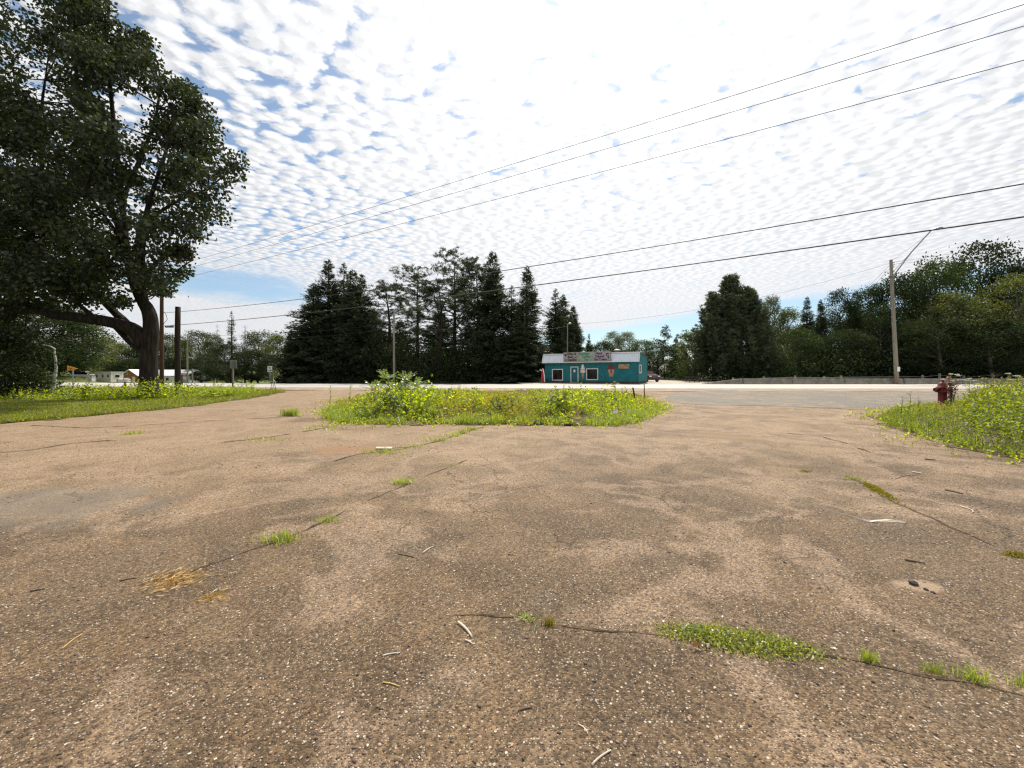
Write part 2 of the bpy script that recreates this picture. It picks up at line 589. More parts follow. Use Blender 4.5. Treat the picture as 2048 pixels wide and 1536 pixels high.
def make_materials():
    lot_material()
    lot_material('grey_asphalt', 1.0)
    # the highway: worn asphalt with wheel tracks, sun glare put into its pale colour
    m, t, out = new_mat('highway')
    b = t.node('ShaderNodeBsdfPrincipled')
    co = t.node('ShaderNodeTexCoord').outputs['Object']
    mp = t.node('ShaderNodeMapping')
    t.put(mp.inputs[0], co)
    mp.inputs['Scale'].default_value = (0.06, 1.6, 1)
    n = t.noise(mp.outputs[0], 1.0, 5.0, 0.6)[0]
    f = t.noise(co, 12.0, 4.0, 0.7)[0]
    c = t.mix(t.rng(n, 0.3, 0.7), (0.42, 0.40, 0.37), (0.54, 0.52, 0.48))
    c = t.vmath('SCALE', c, scale=t.rng(f, 0.2, 0.8, 0.85, 1.15))
    t.put(b.inputs['Base Color'], c)
    b.inputs['Roughness'].default_value = 0.55
    t.l.new(b.outputs[0], out.inputs[0])

    soil('gravel_shoulder', (0.30, 0.22, 0.155), (0.42, 0.335, 0.25), (0.25, 0.18, 0.12))
    soil('pale_gravel', (0.42, 0.37, 0.30), (0.52, 0.46, 0.38))
    soil('bed_soil', (0.085, 0.06, 0.04), (0.15, 0.10, 0.07), (0.12, 0.10, 0.05))
    soil('dirt_fill', (0.050, 0.036, 0.024), (0.125, 0.085, 0.052), None, 6.0)
    soil('meadow', (0.075, 0.105, 0.025), (0.13, 0.16, 0.035), (0.14, 0.12, 0.045), 0.25)
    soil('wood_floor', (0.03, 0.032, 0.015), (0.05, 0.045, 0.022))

    leaf('maple_leaf', (0.034, 0.048, 0.020), (0.050, 0.076, 0.016), 0.33, 0.5, gloss=0.03)
    leaf('spruce_needle', (0.058, 0.076, 0.044), (0.075, 0.102, 0.032), 0.28, 0.4, gloss=0.03)
    leaf('pine_needle', (0.052, 0.072, 0.036), (0.075, 0.100, 0.028), 0.28, 0.4, gloss=0.04)
    leaf('redpine_needle', (0.064, 0.094, 0.042), (0.095, 0.130, 0.032), 0.28, 0.45, gloss=0.04)
    leaf('shaded_bank_leaf', (0.050, 0.085, 0.014), (0.30, 0.38, 0.012), 0.55, 0.65, (0.46, 0.42, 0.012), gloss=0.05)  # darker copy of the weed leaf: the bank's backlit shade put into its colour
    leaf('coarse_leaf', (0.045, 0.080, 0.014), (0.22, 0.32, 0.014), 0.45, 0.5, gloss=0.07)
    leaf('green_leaf', (0.036, 0.058, 0.020), (0.066, 0.106, 0.018), 0.38, 0.45, gloss=0.015)
    leaf('dark_leaf', (0.025, 0.040, 0.018), (0.042, 0.068, 0.015), 0.34, 0.45, gloss=0.01)
    leaf('yellow_leaf', (0.085, 0.110, 0.024), (0.165, 0.20, 0.022), 0.45, 0.35, gloss=0.04)
    leaf('pale_leaf', (0.10, 0.125, 0.05), (0.16, 0.20, 0.05), 0.42, 0.3, gloss=0.05)
    leaf('weed_leaf', (0.080, 0.125, 0.014), (0.52, 0.64, 0.014), 0.66, 0.65, (0.70, 0.66, 0.014), gloss=0.05)
    leaf('goldenrod_leaf', (0.11, 0.12, 0.014), (0.60, 0.55, 0.012), 0.55, 0.35, (0.62, 0.50, 0.02), gloss=0.05)
    leaf('grass_blade', (0.110, 0.165, 0.014), (0.52, 0.64, 0.014), 0.50, 0.35, (0.52, 0.52, 0.04), gloss=0.08)
    leaf('lawn_blade', (0.095, 0.118, 0.012), (0.40, 0.43, 0.010), 0.50, 0.35, (0.46, 0.46, 0.04), gloss=0.05)
    leaf('sumac_leaf', (0.11, 0.17, 0.05), (0.30, 0.44, 0.05), 0.5, 0.3, gloss=0.14, rough=0.35)
    leaf('dry_blade', (0.33, 0.24, 0.10), (0.42, 0.30, 0.10), 0.4, 0.35, gloss=0.05)
    leaf('straw_blade', (0.58, 0.40, 0.14), (0.55, 0.36, 0.12), 0.3, 0.4, gloss=0.06)
    leaf('moss', (0.20, 0.19, 0.02), (0.36, 0.33, 0.02), 0.4, 0.35, (0.45, 0.28, 0.02), gloss=0.0)
    leaf('mat_leaf', (0.27, 0.31, 0.045), (0.46, 0.50, 0.05), 0.42, 0.55, (0.75, 0.66, 0.16), gloss=0.08, rough=0.4)
    leaf('dock_leaf', (0.16, 0.05, 0.035), (0.26, 0.08, 0.045), 0.4, 0.4, (0.42, 0.30, 0.12), gloss=0.08)
    leaf('white_petal', (0.72, 0.72, 0.60), (0.6, 0.6, 0.42), 0.35, 0.12, (0.7, 0.7, 0.4), gloss=0.03)
    leaf('yellow_petal', (0.48, 0.40, 0.03), (0.6, 0.48, 0.03), 0.4, 0.2, gloss=0.03)
    leaf('brown_leaf', (0.22, 0.09, 0.035), (0.30, 0.12, 0.03), 0.35, 0.3, gloss=0.06)

    surf('bark', (0.030, 0.024, 0.019), 0.95, var=0.4, scale=3.0, bump=1.0, bscale=7.0, streak=(3.2, 3.2, 0.45), spec=0.2)
    surf('dark_bark', (0.045, 0.036, 0.028), 0.95, var=0.35, scale=4.0, bump=0.6, bscale=9.0, streak=(3, 3, 0.5), spec=0.2)
    surf('birch_bark', (0.62, 0.60, 0.54), 0.8, var=0.15, scale=2.5, streak=(1, 1, 5), dirt=(0.06, 0.05, 0.045))
    surf('grey_bark', (0.14, 0.12, 0.10), 0.95, var=0.3, scale=5.0, bump=0.4)
    surf('stem', (0.10, 0.13, 0.035), 0.8, var=0.3, scale=5.0)
    surf('dry_stem', (0.17, 0.12, 0.07), 0.9, var=0.3, scale=5.0)
    surf('pole_grey', (0.26, 0.235, 0.19), 0.9, var=0.25, scale=2.5, bump=0.6, bscale=5.0, streak=(9, 9, 0.25), spec=0.2)
    surf('pole_brown', (0.10, 0.055, 0.034), 0.9, var=0.3, scale=2.5, bump=0.5, bscale=5.0, streak=(9, 9, 0.25), spec=0.2)
    surf('pole_dark', (0.050, 0.038, 0.030), 0.95, var=0.35, scale=2.5, bump=0.7, bscale=5.0, streak=(9, 9, 0.25), spec=0.2)
    surf('cable', (0.035, 0.035, 0.042), 0.6, var=0.05)
    surf('galvanised', (0.34, 0.35, 0.36), 0.45, 0.7, var=0.1, scale=8.0)
    surf('sign_back', (0.30, 0.31, 0.31), 0.5, 0.5, var=0.12, scale=6.0)
    surf('steel_dark', (0.05, 0.042, 0.036), 0.7, 0.3, var=0.25, scale=9.0)
    surf('insulator', (0.10, 0.085, 0.08), 0.3, var=0.1)
    surf('lens', (0.55, 0.56, 0.55), 0.25, var=0.05)
    surf('concrete', (0.215, 0.20, 0.165), 0.9, var=0.2, scale=1.7, bump=0.3, bscale=20.0, dirt=(0.16, 0.145, 0.115))
    surf('teal_wall', (0.004, 0.150, 0.175), 0.75, var=0.16, scale=1.3, bump=0.15, bscale=18.0, dirt=(0.012, 0.085, 0.098))
    surf('teal_door', (0.008, 0.105, 0.120), 0.55, var=0.1, scale=3.0)
    surf('white_trim', (0.74, 0.74, 0.72), 0.6, var=0.06, scale=5.0, dirt=(0.5, 0.48, 0.43))
    surf('metal_roof', (0.62, 0.67, 0.73), 0.32, 0.55, var=0.07, scale=3.0, streak=(4, 1, 0.4))
    surf('flat_roof', (0.10, 0.095, 0.09), 0.9, var=0.2)
    surf('skirt', (0.075, 0.062, 0.05), 0.95, var=0.3, scale=4.0)
    surf('board_grey', (0.31, 0.285, 0.26), 0.7, var=0.08, scale=3.0, dirt=(0.33, 0.30, 0.27))
    surf('board_green', (0.28, 0.335, 0.28), 0.7, var=0.08, scale=3.0, dirt=(0.31, 0.34, 0.30))
    surf('board_rose', (0.31, 0.285, 0.30), 0.7, var=0.08, scale=3.0, dirt=(0.34, 0.31, 0.31))
    surf('board_frame', (0.20, 0.19, 0.18), 0.7, var=0.15)
    surf('letter_dark', (0.030, 0.024, 0.034), 0.7, var=0.1)
    surf('letter_plum', (0.060, 0.030, 0.085), 0.7, var=0.1)
    surf('letter_green', (0.045, 0.20, 0.13), 0.7, var=0.1)
    surf('tan_board', (0.36, 0.25, 0.15), 0.85, var=0.3, scale=4.0, dirt=(0.26, 0.17, 0.10))
    surf('cream', (0.82, 0.80, 0.74), 0.5, var=0.05, scale=4.0)
    surf('swirl_dark', (0.04, 0.04, 0.055), 0.6, var=0.1)
    surf('wafer', (0.42, 0.24, 0.12), 0.8, var=0.2, scale=12.0)
    surf('cherry', (0.22, 0.018, 0.028), 0.5, var=0.25, scale=6.0)
    surf('red_cloth', (0.36, 0.02, 0.03), 0.8, var=0.15, scale=3.0)
    surf('paper', (0.78, 0.78, 0.74), 0.7, var=0.05)
    surf('hydrant_red', (0.145, 0.013, 0.012), 0.55, var=0.3, scale=7.0, dirt=(0.09, 0.03, 0.02))
    surf('pickled_grey', (0.34, 0.33, 0.30), 0.8, var=0.15)
    surf('sign_orange', (0.80, 0.33, 0.02), 0.6, var=0.08)
    surf('sign_brown', (0.36, 0.10, 0.01), 0.6, var=0.1)
    surf('sign_white', (0.60, 0.62, 0.62), 0.5, var=0.06)
    surf('sign_red', (0.30, 0.015, 0.03), 0.6, var=0.1)
    surf('barn_wood', (0.34, 0.125, 0.035), 0.85, var=0.25, scale=3.0, streak=(6, 6, 0.5))
    surf('barn_white', (0.80, 0.80, 0.78), 0.7, var=0.08, scale=2.0, dirt=(0.5, 0.5, 0.46))
    surf('barn_roof', (0.82, 0.83, 0.84), 0.4, 0.0, var=0.05, scale=2.0)
    surf('trailer_skin', (0.80, 0.77, 0.68), 0.5, var=0.06, scale=2.0)
    surf('tyre', (0.02, 0.02, 0.02), 0.9, var=0.1)
    surf('car_red', (0.10, 0.008, 0.012), 0.25, 0.1, var=0.05)
    surf('car_white', (0.75, 0.75, 0.73), 0.25, var=0.04)
    surf('car_black', (0.018, 0.018, 0.02), 0.4, var=0.1)
    surf('chrome', (0.6, 0.6, 0.6), 0.2, 0.9, var=0.05)
    surf('headlamp', (0.7, 0.72, 0.72), 0.15, var=0.03)
    surf('table_wood', (0.055, 0.045, 0.038), 0.85, var=0.3, scale=4.0)
    surf('pale_stick', (0.62, 0.53, 0.42), 0.85, var=0.15, scale=12.0, streak=(1, 1, 1))
    surf('brown_stick', (0.16, 0.12, 0.09), 0.9, var=0.3, scale=12.0)
    surf('straw_stick', (0.62, 0.46, 0.18), 0.8, var=0.2, scale=12.0)
    surf('bleached', (0.78, 0.73, 0.64), 0.85, var=0.15, scale=14.0)
    surf('rock', (0.32, 0.27, 0.22), 0.9, var=0.3, scale=9.0, bump=0.4)
    surf('old_asphalt', (0.055, 0.050, 0.046), 0.9, var=0.3, scale=20.0, bump=0.5)
    surf('line_white', (0.74, 0.73, 0.70), 0.6, var=0.12, scale=2.0, dirt=(0.5, 0.48, 0.44))
    surf('line_yellow', (0.52, 0.36, 0.06), 0.6, var=0.12, scale=2.0, dirt=(0.36, 0.31, 0.2))
    surf('vent', (0.42, 0.40, 0.34), 0.6, 0.3, var=0.2)
    # window glass: dark room behind a clean pane
    m, t, out = new_mat('glass')
    b = t.node('ShaderNodeBsdfPrincipled')
    t.put(b.inputs['Base Color'], (0.012, 0.010, 0.012))
    b.inputs['Roughness'].default_value = 0.08
    b.inputs['Specular IOR Level'].default_value = 0.35
    t.l.new(b.outputs[0], out.inputs[0])
    # loose stones, each its own tone
    m, t, out = new_mat('pebble')
    b = t.node('ShaderNodeBsdfPrincipled')
    ri = t.node('ShaderNodeNewGeometry').outputs['Random Per Island']
    cr = t.node('ShaderNodeValToRGB')
    e = cr.color_ramp.elements
    e[0].position, e[0].color = 0.0, (0.05, 0.036, 0.026, 1)
    e[1].position, e[1].color = 1.0, (0.72, 0.66, 0.56, 1)
    for pos, colr in ((0.2, (0.12, 0.085, 0.06)), (0.45, (0.24, 0.16, 0.11)), (0.65, (0.38, 0.25, 0.18)), (0.82, (0.40, 0.30, 0.21)), (0.95, (0.50, 0.42, 0.32))):
        x = e.new(pos)
        x.color = (*colr, 1)
    t.l.new(ri, cr.inputs[0])
    t.l.new(cr.outputs[0], b.inputs['Base Color'])
    b.inputs['Roughness'].default_value = 0.7
    t.l.new(b.outputs[0], out.inputs[0])


make_materials()

# ------------------------------------------------------------------ ground
def structure(name, me, parent=None):
    o = link(name, me, parent)
    if parent is None:
        o['kind'] = 'structure'
    return o


def grid_sheet(name, x0, x1, y0, y1, step, zf, mat, keep=None):
    nx, ny = int((x1 - x0) / step) + 1, int((y1 - y0) / step) + 1
    X, Y = np.meshgrid(np.linspace(x0, x1, nx), np.linspace(y0, y1, ny))
    Z = zf(X, Y)
    V = np.stack([X, Y, Z], -1).reshape(-1, 3)
    i = np.arange(nx * ny).reshape(ny, nx)
    Q = np.stack([i[:-1, :-1], i[:-1, 1:], i[1:, 1:], i[1:, :-1]], -1).reshape(-1, 4)
    if keep is not None:
        c = V[Q].mean(1)
        Q = Q[keep(c[:, 0], c[:, 1])]
    return structure(name, np_mesh(name, V, Q, mat, True))


def poly_area(poly):
    return abs(sum(poly[i][0] * poly[(i + 1) % len(poly)][1] - poly[(i + 1) % len(poly)][0] * poly[i][1] for i in range(len(poly)))) / 2


def inside(poly, x, y):
    x, y = np.asarray(x), np.asarray(y)
    r = np.zeros(x.shape, bool)
    n = len(poly)
    for i in range(n):
        (xa, ya), (xb, yb) = poly[i], poly[(i + 1) % n]
        c = ((ya > y) != (yb > y)) & (x < (xb - xa) * (y - ya) / (yb - ya + 1e-12) + xa)
        r ^= c
    return r


def edge_dist(poly, x, y):
    d = np.full(np.asarray(x).shape, 1e9)
    n = len(poly)
    for i in range(n):
        a = np.array(poly[i])
        b = np.array(poly[(i + 1) % n])
        ab = b - a
        u = np.clip(((x - a[0]) * ab[0] + (y - a[1]) * ab[1]) / (ab @ ab), 0, 1)
        d = np.minimum(d, np.hypot(x - a[0] - u * ab[0], y - a[1] - u * ab[1]))
    return d


def sample_poly(poly, n, rng, dens=None):
    xs = [p[0] for p in poly]
    ys = [p[1] for p in poly]
    out = np.zeros((0, 2))
    while len(out) < n:
        q = np.stack([rng.uniform(min(xs), max(xs), n * 3), rng.uniform(min(ys), max(ys), n * 3)], -1)
        k = inside(poly, q[:, 0], q[:, 1])
        if dens is not None:
            k &= rng.uniform(0, 1, len(q)) < dens(q[:, 0], q[:, 1])
        out = np.concatenate([out, q[k]])
    return out[:n]


# near edge of the highway (it bends away slightly on the left)
ROAD_X = [-400, -140, -90, -45, -20, -5.7, 30, 90, 400]
ROAD_Y = [95, 55, 47, 41.6, 38.4, 36.9, 35.8, 35.0, 33]


def road_near(x):
    return np.interp(x, ROAD_X, ROAD_Y)


def far_axis(a, b, fine0, fine1, step, grow):
    v = list(np.arange(fine0, fine1 + 1e-6, step))
    s = step
    while v[-1] < b:
        s *= grow
        v.append(v[-1] + s)
    s = step
    while v[0] > a:
        s *= grow
        v.insert(0, v[0] - s)
    return np.array(v)


def build_ground():
    ax = far_axis(-900, 900, -130, 110, 2.5, 1.25)
    ay = far_axis(-120, 1500, -20, 170, 2.5, 1.25)
    X, Y = np.meshgrid(ax, ay)
    Z = terrain_z(X, Y) - 0.09
    V = np.stack([X, Y, Z], -1).reshape(-1, 3)
    nx, ny = len(ax), len(ay)
    i = np.arange(nx * ny).reshape(ny, nx)
    Q = np.stack([i[:-1, :-1], i[:-1, 1:], i[1:, 1:], i[1:, :-1]], -1).reshape(-1, 4)
    structure('ground', np_mesh('ground', V, Q, M['meadow'], True))
    grid_sheet('parking_lot', -50, 50, -8, 33, 0.4, lot_z, M['worn_lot'])
    # grey asphalt of the entrance on the right, with its own ragged edge
    ap = [gp(1345, 806), gp(1420, 811), gp(1520, 812), gp(1620, 815), gp(1700, 816), gp(1800, 818), gp(1880, 812), (36, 22), (40, 33.4), (12.2, 33.4), gp(1355, 786), gp(1330, 797)]
    strip_poly('entrance_asphalt', ap, 0.005, M['grey_asphalt'])
    # shoulder, highway and far gravel follow the road's line
    xs = np.array(sorted(set(list(np.linspace(-140, 140, 113)) + [-400, -260, 260, 400])))
    yn = road_near(xs)

    def ribbon(name, ya, yb, za, zb, mat, n=4):
        W = np.linspace(0, 1, n)
        V = np.array([(x, a + (b - a) * w, za + (zb - za) * w) for x, a, b in zip(xs, ya, yb) for w in W])
        i = np.arange(len(xs) * n).reshape(len(xs), n)
        Q = np.stack([i[:-1, :-1], i[1:, :-1], i[1:, 1:], i[:-1, 1:]], -1).reshape(-1, 4)
        return structure(name, np_mesh(name, V, Q, mat, True))
    jag = 0.35 * np.sin(xs * 0.9) + 0.25 * np.sin(xs * 2.3 + 1)
    ribbon('gravel_shoulder', yn - 4.4 + jag, yn + 0.4, 0.012, 0.022, M['gravel_shoulder'])
    road = ribbon('highway', yn, yn + 10.2, 0.030, 0.030, M['highway'], 6)
    for k, (off, w, mt) in enumerate(((1.1, 0.16, 'line_white'), (9.0, 0.16, 'line_white'), (4.95, 0.11, 'line_yellow'), (5.22, 0.11, 'line_yellow'))):
        V = np.array([(x, y + off + q, 0.0345) for x, y in zip(xs, yn) for q in (0, w)])
        i = np.arange(len(xs) * 2).reshape(len(xs), 2)
        Q = np.stack([i[:-1, 0], i[1:, 0], i[1:, 1], i[:-1, 1]], -1)
        link('painted_line', np_mesh('painted_line', V, Q, M[mt]), road)
    ribbon('far_verge', yn + 10.1, yn + 12.0 + jag * 0.6, 0.020, 0.0, M['gravel_shoulder'])
    gl = [(1.5, 46.9), (60, 46.2), (60, 49.2), (34, 52), (28, 66), (20, 80), (9, 80), (7, 60), (0.5, 54)]
    strip_poly('gravel_yard', gl, 0.012, M['pale_gravel'], flat=True)
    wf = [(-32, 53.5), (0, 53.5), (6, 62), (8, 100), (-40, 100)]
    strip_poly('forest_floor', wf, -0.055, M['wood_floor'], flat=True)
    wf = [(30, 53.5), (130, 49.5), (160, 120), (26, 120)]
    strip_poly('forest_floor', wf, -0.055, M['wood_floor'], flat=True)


def strip_poly(name, poly, dz, mat, flat=False, parent=None, ragged=0.12):
    """a thin sheet with a ragged outline, lying on the lot"""
    pts = []
    n = len(poly)
    for i in range(n):
        a, b = Vector((*poly[i], 0)), Vector((*poly[(i + 1) % n], 0))
        k = max(2, int((b - a).length / 0.5))
        for j in range(k):
            p = a.lerp(b, j / k)
            w = mnoise.noise_vector(p * 0.9) * ragged + mnoise.noise_vector(p * 3.1) * ragged * 0.5
            pts.append((p.x + w.x, p.y + w.y))
    bm = bmesh.new()
    vs = [bm.verts.new((x, y, 0)) for x, y in pts]
    f = bm.faces.new(vs)
    if not flat:
        x0, x1 = min(p[0] for p in pts), max(p[0] for p in pts)
        y0, y1 = min(p[1] for p in pts), max(p[1] for p in pts)
        for k in np.arange(math.floor(x0), x1, 0.8):
            bmesh.ops.bisect_plane(bm, geom=bm.verts[:] + bm.edges[:] + bm.faces[:], plane_co=(k, 0, 0), plane_no=(1, 0, 0))
        for k in np.arange(math.floor(y0), y1, 0.8):
            bmesh.ops.bisect_plane(bm, geom=bm.verts[:] + bm.edges[:] + bm.faces[:], plane_co=(0, k, 0), plane_no=(0, 1, 0))
        for v in bm.verts:
            v.co.z = float(lot_z(v.co.x, v.co.y)) + dz
    else:
        for v in bm.verts:
            v.co.z = dz
    bmesh.ops.recalc_face_normals(bm, faces=bm.faces)
    if sum(f.normal.z for f in bm.faces) < 0:
        bmesh.ops.reverse_faces(bm, faces=bm.faces)
    me = bpy.data.meshes.new(name)
    bm.to_mesh(me)
    bm.free()
    me.materials.append(mat)
    return structure(name, me, parent)


build_ground()

# planting beds: mounded soil
ISLAND = [gp(690, 846), gp(800, 852), gp(900, 850), gp(1010, 853), gp(1120, 851), gp(1230, 849), gp(1290, 838), gp(1318, 824), gp(1318, 808), gp(1296, 797), (8.6, 25.5), (7.6, 28.5),
          (-10.5, 28.5), (-9.0, 22), gp(668, 812), gp(648, 826), gp(660, 837)]
RIGHT_BED = [gp(1752, 841), gp(1800, 858), gp(1860, 878), gp(1930, 900), gp(2048, 926), (11.5, 6.0), (22, 4), (40, 8), (36, 21.5), (27, 21.5), (17.5, 17.8), gp(1770, 824)]
LAWN = [gp(0, 848), gp(120, 838), gp(300, 822), gp(420, 808), gp(500, 797), gp(548, 787), (-17.4, 30.8), (-22, 33.2), (-50, 36), (-80, 38), (-80, 6), (-30, 8), (-19, 10.4)]


def roughen(poly, amp, step=0.5):
    out = []
    for i in range(len(poly)):
        a, b = Vector((*poly[i], 0)), Vector((*poly[(i + 1) % len(poly)], 0))
        k = max(1, int((b - a).length / step))
        for j in range(k):
            p = a.lerp(b, j / k)
            w = mnoise.noise_vector(p * 0.55 + Vector((3, 7, 1))) * amp + mnoise.noise_vector(p * 1.9) * amp * 0.6
            out.append((p.x + w.x, p.y + w.y))
    return out


ISLAND = roughen(ISLAND, 0.55, 0.9)
RIGHT_BED = roughen(RIGHT_BED, 0.35, 1.2)


def island_z(x, y):
    d = edge_dist(ISLAND, x, y)
    return lot_z(x, y) + 0.01 + sstep(0, 2.2, d) * (0.16 + 0.10 * np.sin(x * 0.7) * np.sin(y * 0.5)) + sstep(21, 26, y) * sstep(0, 1.5, d) * 0.12


def right_z(x, y):
    d = edge_dist(RIGHT_BED, x, y)
    return lot_z(x, y) + 0.01 + sstep(0, 2.5, d) * 0.22


def lawn_z(x, y):
    d = edge_dist(LAWN, x, y)
    return lot_z(x, y) * 0.3 + 0.02 + sstep(0, 2.0, d) * 0.06 + 0.05 * np.sin(x * 0.35) * np.sin(y * 0.3) * sstep(0, 3, d)


def bed(name, poly, zf, step, mat):
    xs = [p[0] for p in poly]
    ys = [p[1] for p in poly]
    o = grid_sheet(name, min(xs) - 0.1, max(xs) + 0.1, min(ys) - 0.1, max(ys) + 0.1, step, zf, mat,
                   keep=lambda x, y: inside(poly, x + 0.15 * np.sin(y * 3.3), y + 0.15 * np.sin(x * 3.9)))
    return o


bed('weed_bed', ISLAND, island_z, 0.2, M['bed_soil'])
bed('verge_bed', RIGHT_BED, right_z, 0.25, M['bed_soil'])
bed('lawn', LAWN, lawn_z, 0.5, M['meadow'])

# ------------------------------------------------------------------ trees
def unit(v):
    return v / np.maximum(np.linalg.norm(v, axis=-1, keepdims=True), 1e-9)


def leaf_quads(base, direc, length, width, fold=0.25, rng=NR):
    """one kite-shaped leaf for each base point"""
    n = len(base)
    direc = unit(direc)
    rnd = rng.normal(size=(n, 3))
    side = unit(np.cross(direc, rnd))
    nor = np.cross(side, direc)
    L = np.asarray(length).reshape(-1, 1) * np.ones((n, 1))
    W = np.asarray(width).reshape(-1, 1) * np.ones((n, 1))
    mid = base + direc * L * 0.45
    V = np.stack([base, mid + side * W * 0.5 + nor * L * fold * 0.3, base + direc * L - nor * L * fold * 0.25, mid - side * W * 0.5 + nor * L * fold * 0.3], 1)
    return V.reshape(-1, 3)


def quads(n):
    return np.arange(n * 4).reshape(n, 4)


def crown_mesh(name, parts, mat):
    V = np.concatenate(parts)
    return np_mesh(name, V, quads(len(V) // 4), mat)


def trunk_mesh(mb, name, mat):
    me = bpy.data.meshes.new(name)
    me.from_pydata(mb.v, [], mb.f)
    for p in me.polygons:
        p.use_smooth = True
    me.materials.append(mat)
    return me


def spruce(seed, H=17.0, Rr=3.0, dens=1.0, sparse=0.0, bare=0.03):
    rng = np.random.default_rng(seed)
    mb = MB()
    mb.tube([(0, 0, -0.3), (0.03, 0.02, H * 0.5), (0, 0, H)], [0.024 * H * 0.8, 0.011 * H, 0.012], 7)
    parts = []
    nb = int(380 * dens)
    zs = H * (bare + (0.985 - bare) * np.sort(rng.uniform(0, 1, nb) ** 1.12))
    lump = rng.uniform(0, 6.28, 3)
    for z in zs:
        u = z / H
        az = rng.uniform(0, 2 * math.pi)
        ln = Rr * (1 - u) ** 0.80 * rng.uniform(0.50, 1.15) * (1 + 0.18 * math.sin(az * 2 + lump[0]) + 0.12 * math.sin(u * 19 + lump[1])) + 0.16
        if sparse and rng.uniform() < sparse:
            ln *= 0.5
        slope = -0.30 + 1.05 * u ** 1.1 + rng.normal() * 0.24
        d = np.array([math.cos(az), math.sin(az), 0.0])
        tip = np.array([0, 0, z]) + d * ln + np.array([0, 0, slope * ln * 0.55])
        midp = np.array([0, 0, z]) + d * ln * 0.55 + np.array([0, 0, slope * ln * 0.5])
        if ln > 0.8:
            mb.tube([(0, 0, z), midp, tip], [0.035, 0.02, 0.006], 3, cap=False)
        k = int((22 * ln + 6) * (1 - 0.4 * sparse))
        w = rng.uniform(0.12 if ln > 0.9 else 0.0, 1.0, k) ** 0.75
        a, b = np.array([[0, 0, z]]), tip[None]
        wm = w[:, None]
        pos = (1 - wm) ** 2 * a + 2 * (1 - wm) * wm * midp[None] + wm ** 2 * b
        sgn = rng.choice([-1, 1], k)[:, None]
        sd = np.array([[-d[1], d[0], 0]])
        spread = (0.45 + 0.4 * rng.uniform(0, 1, (k, 1)))
        dr = d[None] * (0.75 + 0.3 * rng.normal(size=(k, 1))) + sd * sgn * spread + np.array([[0, 0, 1]]) * (slope * 0.5 - 0.75 * rng.uniform(-0.15, 1, (k, 1)) + 0.75 * u)
        sl = (0.22 + 0.28 * (1 - w)) * min(1.0, 0.35 + ln * 0.4) * rng.uniform(0.7, 1.3, k) * (H / 17) ** 0.5
        pos = pos + sd * sgn * sl[:, None] * 0.15 + rng.normal(size=(k, 3)) * np.array([[0.10, 0.10, 0.17]]) * min(1.0, ln)
        parts.append(leaf_quads(pos, dr, sl * 1.25, sl * 0.38, 0.2, rng))
    # leader
    k = 26
    pos = np.stack([np.zeros(k), np.zeros(k), H * (0.955 + 0.045 * rng.uniform(0, 1, k))], -1)
    dr = np.stack([rng.normal(size=k), rng.normal(size=k), rng.uniform(0.6, 2.0, k)], -1)
    parts.append(leaf_quads(pos, dr, 0.30, 0.07, 0.1, rng))
    return trunk_mesh(mb, 'trunk', M['dark_bark']), crown_mesh('crown', parts, M['spruce_needle'])


def tufts(centres, rng, per=13, ln=0.34, up=0.5, wd=0.07):
    n = len(centres)
    base = np.repeat(centres, per, 0) + rng.normal(size=(n * per, 3)) * 0.05
    dr = unit(rng.normal(size=(n * per, 3))) + np.array([[0, 0, up]])
    return leaf_quads(base, dr, ln * rng.uniform(0.7, 1.25, n * per), wd, 0.15, rng)


def pine(seed, H=17.0, Rr=3.2, limbs=26, first=0.35, clump=15, bend=0.5, flat=False):
    """open-crowned pine: bare limbs, needles gathered in tufts at the ends"""
    rng = np.random.default_rng(seed)
    mb = MB()
    bx, by = rng.normal(size=2) * bend
    spine = [np.array([bx * math.sin(u * 2.6), by * math.sin(u * 3.1), H * u]) for u in np.linspace(-0.02, 1, 9)]
    mb.tube(spine, list(np.interp(np.linspace(0, 1, 9), [0, 1], [0.017 * H, 0.02])), 7)
    parts = []
    for i in range(limbs):
        u = first + (0.99 - first) * (i + rng.uniform()) / limbs
        p0 = np.array([np.interp(u, np.linspace(-0.02, 1, 9), [s[j] for s in spine]) for j in range(3)])
        az = rng.uniform(0, 2 * math.pi)
        prof = math.sin(math.pi * min(1.0, (u - first) / (1 - first) * 0.72 + 0.26)) ** 0.8
        ln = Rr * prof * rng.uniform(0.55, 1.15) + 0.25
        d = np.array([math.cos(az), math.sin(az), rng.uniform(0.05, 0.55) if not flat else rng.uniform(0.0, 0.3)])
        p1 = p0 + d * ln * 0.55 + rng.normal(size=3) * 0.15
        p2 = p0 + d * ln + np.array([0, 0, 0.18 * ln]) + rng.normal(size=3) * 0.2
        mb.tube([p0, p1, p2], [0.055 * ln / Rr + 0.025, 0.035, 0.012], 4, cap=False)
        k = max(5, int(clump * (0.5 + ln / Rr)))
        w = rng.uniform(0.45, 1.05, k)[:, None]
        cen = p0 * (1 - w) + p2 * w + rng.normal(size=(k, 3)) * np.array([[0.42, 0.42, 0.20]]) * (0.6 + 0.25 * ln)
        for q in range(0, k, 4):
            mb.tube([p1, (p1 + cen[q]) * 0.5 + rng.normal(size=3) * 0.05, cen[q]], [0.02, 0.014, 0.008], 3, cap=False)
        parts.append(tufts(cen, rng, 18, 0.36, 0.55, 0.065))
    return trunk_mesh(mb, 'trunk', M['dark_bark']), crown_mesh('crown', parts, M['pine_needle'])


